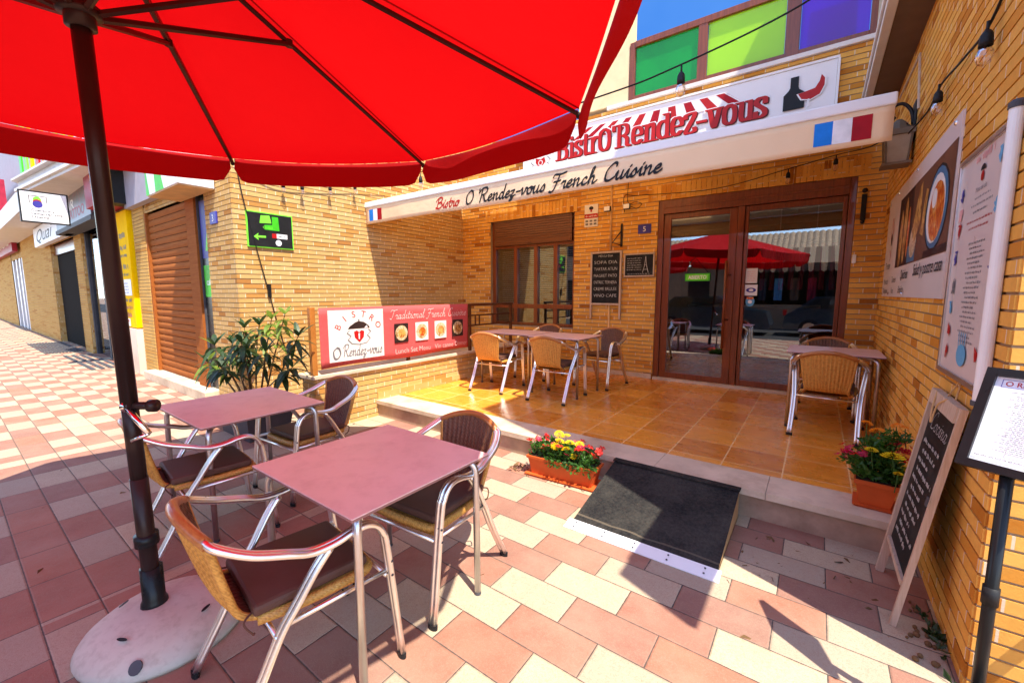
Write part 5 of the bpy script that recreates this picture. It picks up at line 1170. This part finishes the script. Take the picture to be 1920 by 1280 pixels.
stems = [(-.8, -.05, .52), (-.52, .1, 1.0), (-.34, -.1, .82), (-.26, .12, 1.05), (-.08, 0, .8), (.08, .1, 1.15), (.16, -.08, .9), (.34, .1, 1.22), (.5, -.05, .82), (.62, .08, .98), (.76, 0, .66), (-.62, .05, .78), (.02, -.15, .6), (-.72, .1, .6)]
for i, (dx, dy, h) in enumerate(stems):
    base = Vector((-5.02+dx*.35, 2.0+dy*.5, GZ+.33)); tip = Vector((-5.02+dx*1.2, 2.0+dy*2, GZ+.25+h*.88)); mid = base.lerp(tip, .5)+Vector((dx*.1, 0, .08)); pts = catmull([base, mid, tip], 6)
    stm.tube(pts, [.011-.007*k/(len(pts)-1) for k in range(len(pts))], 6)
    young = i in (5, 7)
    for s in ([.62, .72, .84, .93, 1.] if not young else [.6, .75, .88, .96, 1.]):
        k = s*(len(pts)-1); a = pts[min(int(k), len(pts)-1)]
        for j in range(5 if s > .7 else 4):
            an = j*2*math.pi/5+s*9+q.random()*.6; el = q.uniform(-.1, .6)+(.9 if s > .98 else 0)
            lance(ly if (young and s > .55) or q.random() < .08 else lf, a, Vector((math.cos(an), math.sin(an), el)), q.uniform(.15, .25)*(.7 if young else 1), q.uniform(.019, .03), q.uniform(.3, 1.1) if s < .98 else .15)
stm.build('stem', M['stem'], t, smooth=True); lf.build('foliage', M['leafd'], t); ly.build('young_foliage', M['leafy'], t)

# ================================================================ boards on the right
t = thing('pavement_chalkboard', 'tall weathered wood framed chalkboard leaning against the right wall', 'menu board', (.39, 2.75, GZ))
def AB(y, h, d=0.):       # along the leaning board: y along wall, h up the board, d out of its face
    an = math.atan2(.145, 1.05); return Vector((.385+h*math.sin(an)-d*math.cos(an), y, GZ+h*math.cos(an)+d*math.sin(an)))
def abox(b, y0, y1, h0, h1, d0, d1):
    p = [AB(y, h, d) for d in (d0, d1) for h in (h0, h1) for y in (y0, y1)]
    for q_ in ((0, 1, 3, 2), (4, 6, 7, 5), (0, 4, 5, 1), (2, 3, 7, 6), (0, 2, 6, 4), (1, 5, 7, 3)): b.face([p[i] for i in q_])
b = MB(); abox(b, 2.5, 2.52, 0, 1.07, -.01, .014); b.build('frame_stile', M['oldwood'], t, bevel=.002)
b = MB(); abox(b, 2.98, 3.01, 0, 1.07, -.012, .022); abox(b, 2.522, 2.978, 1.0, 1.07, -.012, .022); abox(b, 2.522, 2.978, .2, .225, -.01, .018); b.build('frame', M['oldwood'], t, bevel=.002)
b = MB(); abox(b, 2.5205, 2.9795, .225, 1.0, -.006, .004); b.build('slate', M['slate'], t)
u_ = Vector((0, -1, 0)); w_ = (AB(0, 1)-AB(0, 0)); p = Print(AB(2.98, .225, .004), u_, w_, .0015)
q = random.Random(4)
p.letters('chalk', SC, 'Cocina', .07, .66, .09, fit=.32, shear=.2, nib=pen(.05, .03, .6)) if all(c in SC for c in 'Cocina') else None
for k in range(11): p.scribble('chalk', .05+.03*(k % 2), .58-k*.05, .32-.05*(k % 3), .02, seed=k+60)
p.build('chalk_writing', t)
b = MB(); b.tube(catmull([AB(2.9, 1.07, .02), AB(2.85, 1.0, .03), AB(2.8, .93, .03), AB(2.78, 1.02, .03), AB(2.7, 1.07, .02)]), .004, 5); b.tube(catmull([AB(2.72, 1.06, -.01), Vector((.556, 2.74, 1.1)), AB(2.8, 1.07, .0)]), .004, 5); b.build('string', M['pipe'], t)
b = MB(); abox(b, 2.48, 2.5, .62, .66, .023, .03); b.build('hinge', M['greyd'], t)

t = thing('menu_stand', 'black pole menu stand with tilted framed price list at the right edge', 'menu stand', (.53, 1.94, GZ))
b = MB(); b.tube([(.515, 1.925, GZ+.02), (.515, 1.925, .93)], .0165, 14); pl = b.build('pole', M['blackgl'], t, smooth=True)
b = MB(); b.tube([(.515, 1.925, .50), (.515, 1.925, .56)], .0205, 14); b.build('collar', M['black'], pl, smooth=True)
b = MB(); b.lathe([(.19, GZ), (.19, GZ+.012), (.03, GZ+.03)], (.515, 1.925, 0), 28); b.build('base', M['blackgl'], t)
e1 = Vector((.85, -.53, 0)).normalized(); bk_ = Vector((.53, .85, 0)).normalized(); up_ = (Vector((0, 0, 1))*math.cos(R(25))+bk_*math.sin(R(25))).normalized(); n_ = e1.cross(up_)
O = Vector((.41, 1.97, .935))
def mbx(b, a0, a1, h0, h1, d0, d1):
    p_ = [O+e1*a+up_*h+n_*d for d in (d0, d1) for h in (h0, h1) for a in (a0, a1)]
    for q_ in ((0, 2, 3, 1), (4, 5, 7, 6), (0, 1, 5, 4), (2, 6, 7, 3), (0, 4, 6, 2), (1, 3, 7, 5)): b.face([p_[i] for i in q_])
W_, H_ = .27, .345
b = MB(); mbx(b, 0, .026, 0, H_, -.012, .014); mbx(b, W_-.026, W_, 0, H_, -.012, .014); mbx(b, .0262, W_-.0262, 0, .026, -.012, .014); mbx(b, .0262, W_-.0262, H_-.026, H_, -.012, .014); b.build('frame', M['blackgl'], t, bevel=.006)
b = MB(); mbx(b, .026, W_-.026, .026, H_-.026, -.008, .002); b.build('sheet', M['paper'], t)
p = Print(O+n_*.002, e1, up_, .0006)
p.text('letter_red', 'O REP', .05, H_-.055, .016, .01); p.strokes('purple', [[(.042, H_-.06), (.042, H_-.034), (.2, H_-.034)], [(.042, H_-.06), (.2, H_-.06)]], pen(.0015, .0015, 0))
for k in range(33): p.scribble('inkgrey', .07+.025*((k*7) % 4)/4+.01*(k % 2), H_-.075-k*.0062, .09+.03*((k*5) % 3)/3, .0032, seed=k+5)
p.scribble('inkgrey', .035, .045, .2, .004, seed=77); p.strokes('inkgrey', [[(.1, .055), (.19, .055), (.19, .068), (.1, .068), (.1, .055)]], pen(.001, .001, 0)); p.build('print', t)
b = MB(); b.tube(catmull([(.62, 2.06, GZ), (.68, 2.09, .12), (.74, 2.12, .28), (.84, 2.2, .5)]), .022, 10)
tag(b.build('stand_leg', M['redtube'], None, smooth=True), 'red enamel metal tube leaning on the brick corner at the bottom right', 'metal stand')
t = thing('unseen_shadow_board', 'unseen white board added high at the corner of the right building to cast a shadow', 'sign', (.9, 1.9, 2.6))
b = MB(); b.box(.88, .92, 1.45, 2.2, 2.6, 3.45); b.build('board', M['offwhite'], t, bevel=.005); b = MB(); b.tube([(.9, 1.6, 3.48), (.9, YC-.01, 3.48)], .014); b.box(.86, .94, YC-.03, YC-.009, 3.4, 3.56); b.build('bracket', M['steel'], t)  # out-of-frame board, added so its shadow falls on the paving before the ramp
# weeds and stones along the foot of the right wall
b = MB(); q = random.Random(31)
for k in range(22):
    y = q.gauss(2.5, .1); leaflets(b, (.53+q.uniform(-.02, .02), y, GZ+.005), (.012, .02, .004), 2, .04, k, .6)
tag(b.build('weed', M['leafd']), 'small weeds growing along the foot of the right wall', 'weeds', kind='stuff')
b = MB()
for k in range(70):
    x, y = (q.uniform(-5.5, .4), q.uniform(.2, 3.0)) if k < 40 else (q.uniform(-.3, .45), q.uniform(2.4, 3.1)); leaflets(b, (x, y, GZ+.004), (.01, .01, .001), 1, .05, k+200, -.8)
for k in range(22): b.ball((q.uniform(.42, .53), q.uniform(2.3, 2.75), GZ+.008), q.uniform(.006, .014), 5)
tag(b.build('leaf_litter', M['debris']), 'scattered dry leaves and pebbles on the paving', 'leaf litter', kind='stuff')
t = thing('drain_mat', 'dark ribbed metal grille outside the far doorway on the left', 'grille', (-17.5, 2.0, GZ))
b = MB()
for k in range(12): b.box(-19.5, -15.9, 1.55+k*.062, 1.585+k*.062, GZ+.004, GZ+.02)
b.build('grille', M['greyd'], t)
t = thing('drain_mat', 'dark striped grille in the paving before the glass shop window', 'grille', (-12.8, 2.0, GZ))
b = MB()
for k in range(4): b.box(-15, -11.8, 1.75+k*.14, 1.81+k*.14, GZ+.004, GZ+.02)
b.build('grille', M['greyd'], t)

# ================================================================ across the street (seen mirrored in the glass)
t = thing('parked_car', 'dark blue estate car parked across the street, mirrored in the door glass', 'car', (-3.4, -5.2, GZ))
def car(x0, y0):
    prof = [(0, .35), (.05, .75), (.35, .95), (.9, 1.42), (2.5, 1.45), (3.2, 1.0), (4.1, .85), (4.25, .4), (4.2, .28), (.05, .28)]
    b = MB()
    for s, yy in ((0, y0), (1, y0+1.7)): b.face([(x0+x, yy, GZ+z) for x, z in (prof if s else prof[::-1])])
    for (a, c) in zip(prof, prof[1:]+prof[:1]): b.face([(x0+a[0], y0, GZ+a[1]), (x0+c[0], y0, GZ+c[1]), (x0+c[0], y0+1.7, GZ+c[1]), (x0+a[0], y0+1.7, GZ+a[1])])
    b.build('body', M['carpaint'], t, bevel=.04)
    for xs_ in (((.55, 1.0), (.95, 1.36), (1.6, 1.38), (1.6, 1.0)), ((1.68, 1.0), (1.68, 1.38), (2.45, 1.38), (3.0, 1.02))):
        b = MB(); b.face([(x0+x, y0+1.703, GZ+z) for x, z in xs_]); b.build('window', M['carglass'], t)
    for x in (.8, 3.4):
        wm = Matrix.Rotation(R(90), 4, 'X'); b = MB(); b.lathe([(.31, -.1), (.32, 0), (.31, .1)], (x0+x, y0+1.65, GZ+.31), 24, mx=wm); wl = b.build('wheel', M['tyre'], t, smooth=True); b = MB(); b.lathe([(.2, -.112), (.19, -.1)], (x0+x, y0+1.65, GZ+.31), 18, mx=wm); b.build('rim', M['alu2'], wl)
    b = MB(); b.box(x0-.01, x0+.1, y0+1.5, y0+1.69, GZ+.75, GZ+.95); b.build('tail_light', M['taillight'], t)
car(-5.6, -6.1)
t = thing('cottage', 'low cream house with tiled roof across the street, mirrored in the door glass', 'house', (-1, -12.5, GZ))
b = MB(); b.box(-9, 6, -15, -12, GZ, 3.0); b.build('wall', M['tanwall'], t)
b = MB()
for k in range(60):
    x = -9.2+k*.258
    b.grid(lambda u, v, x=x: (x+.258*v, -11.7-2.4*u, 3.0+1.7*u+.07*math.sin(math.pi*v)+.03*((u*12) % 1)), 24, 4)
b.build('roof', M['rooftile'], t)
for x in (-6, -1.5, 3):
    b = MB(); b.box(x, x+1.1, -11.99, -11.95, 1.0, 2.2); wn_ = b.build('window', M['carglass'], t); b = MB(); b.box(x-.1, x+1.2, -11.99, -11.9, .9, .99); b.build('sill', M['stone'], wn_)
b = MB(); b.box(.2, 1.3, -11.99, -11.94, GZ, 2.1); b.build('door', M['wood'], t)
t = thing('white_house', 'tall pale house across the street, mirrored in the door glass', 'house', (-14, -13, GZ)); b = MB(); b.box(-22, -10, -18, -12.5, GZ, 7.5); b.build('wall', M['render'], t)
for x in (-20, -17, -14, -11.6):
    for z in (1., 4.):
        b = MB(); b.box(x, x+1.1, -12.49, -12.44, z, z+1.4); b.build('window', M['carglass'], t)
b = MB(); b.box(-22.3, -9.7, -18.2, -12.2, 7.51, 7.7); b.build('roof', M['rooftile'], t)
umbrella('parasol', 'second red parasol across from the doors, seen only mirrored in the glass', (-5.6, -2.4, .074), (0, 0), 3.0, 2.4, 2.45, 1.9, 100, .42, crank=False)

t = thing('market_stall', 'dark stall under a brown and cream striped awning across the street, mirrored in the doors', 'stall', (-.8, -9, GZ))
b = MB(); b.box(-3.2, 1.4, -10.6, -10.5, GZ, 3.2); b.box(-3.2, -3.1, -10.5, -8.4, GZ, 3.0); b.box(1.3, 1.4, -10.5, -8.4, GZ, 3.0); b.build('booth', M['dark'], t)
b = MB(); b.box(-3.0, 1.2, -9.2, -8.6, GZ, 1.0); b.build('counter', M['tanwall'], t)
aw = None
for mm, off in (('soffit', 0), ('cream_cloth', 1)):
    b = MB()
    for k in range(off, 22, 2):
        x = -3.3+k*.22; b.face([(x, -10.5, 3.6), (x+.22, -10.5, 3.6), (x+.22, -8.0, 2.75), (x, -8.0, 2.75)])
        b.face([(x, -8.0, 2.75), (x+.22, -8.0, 2.75), (x+.2, -7.98, 2.45), (x+.11, -7.98, 2.38), (x+.02, -7.98, 2.45)])
    aw = b.build('awning_stripes', M[mm], t)
for k in range(7):
    x = -2.8+k*.6
    b = MB(); b.grid(lambda u, v, x=x: (x+.3*u, -8.55+.03*math.sin(u*9), 1.2+.95*v), 5, 3); b.build('hanging_cloth', M[('crimson', 'greyd', 'lightblue', 'soffit', 'crimson', 'black', 'lime')[k]], t, solid=.01)
t = thing('parked_car', 'second dark car parked farther right across the street, mirrored in the glass', 'car', (1.2, -6, GZ)); car(-1.0, -6.6)
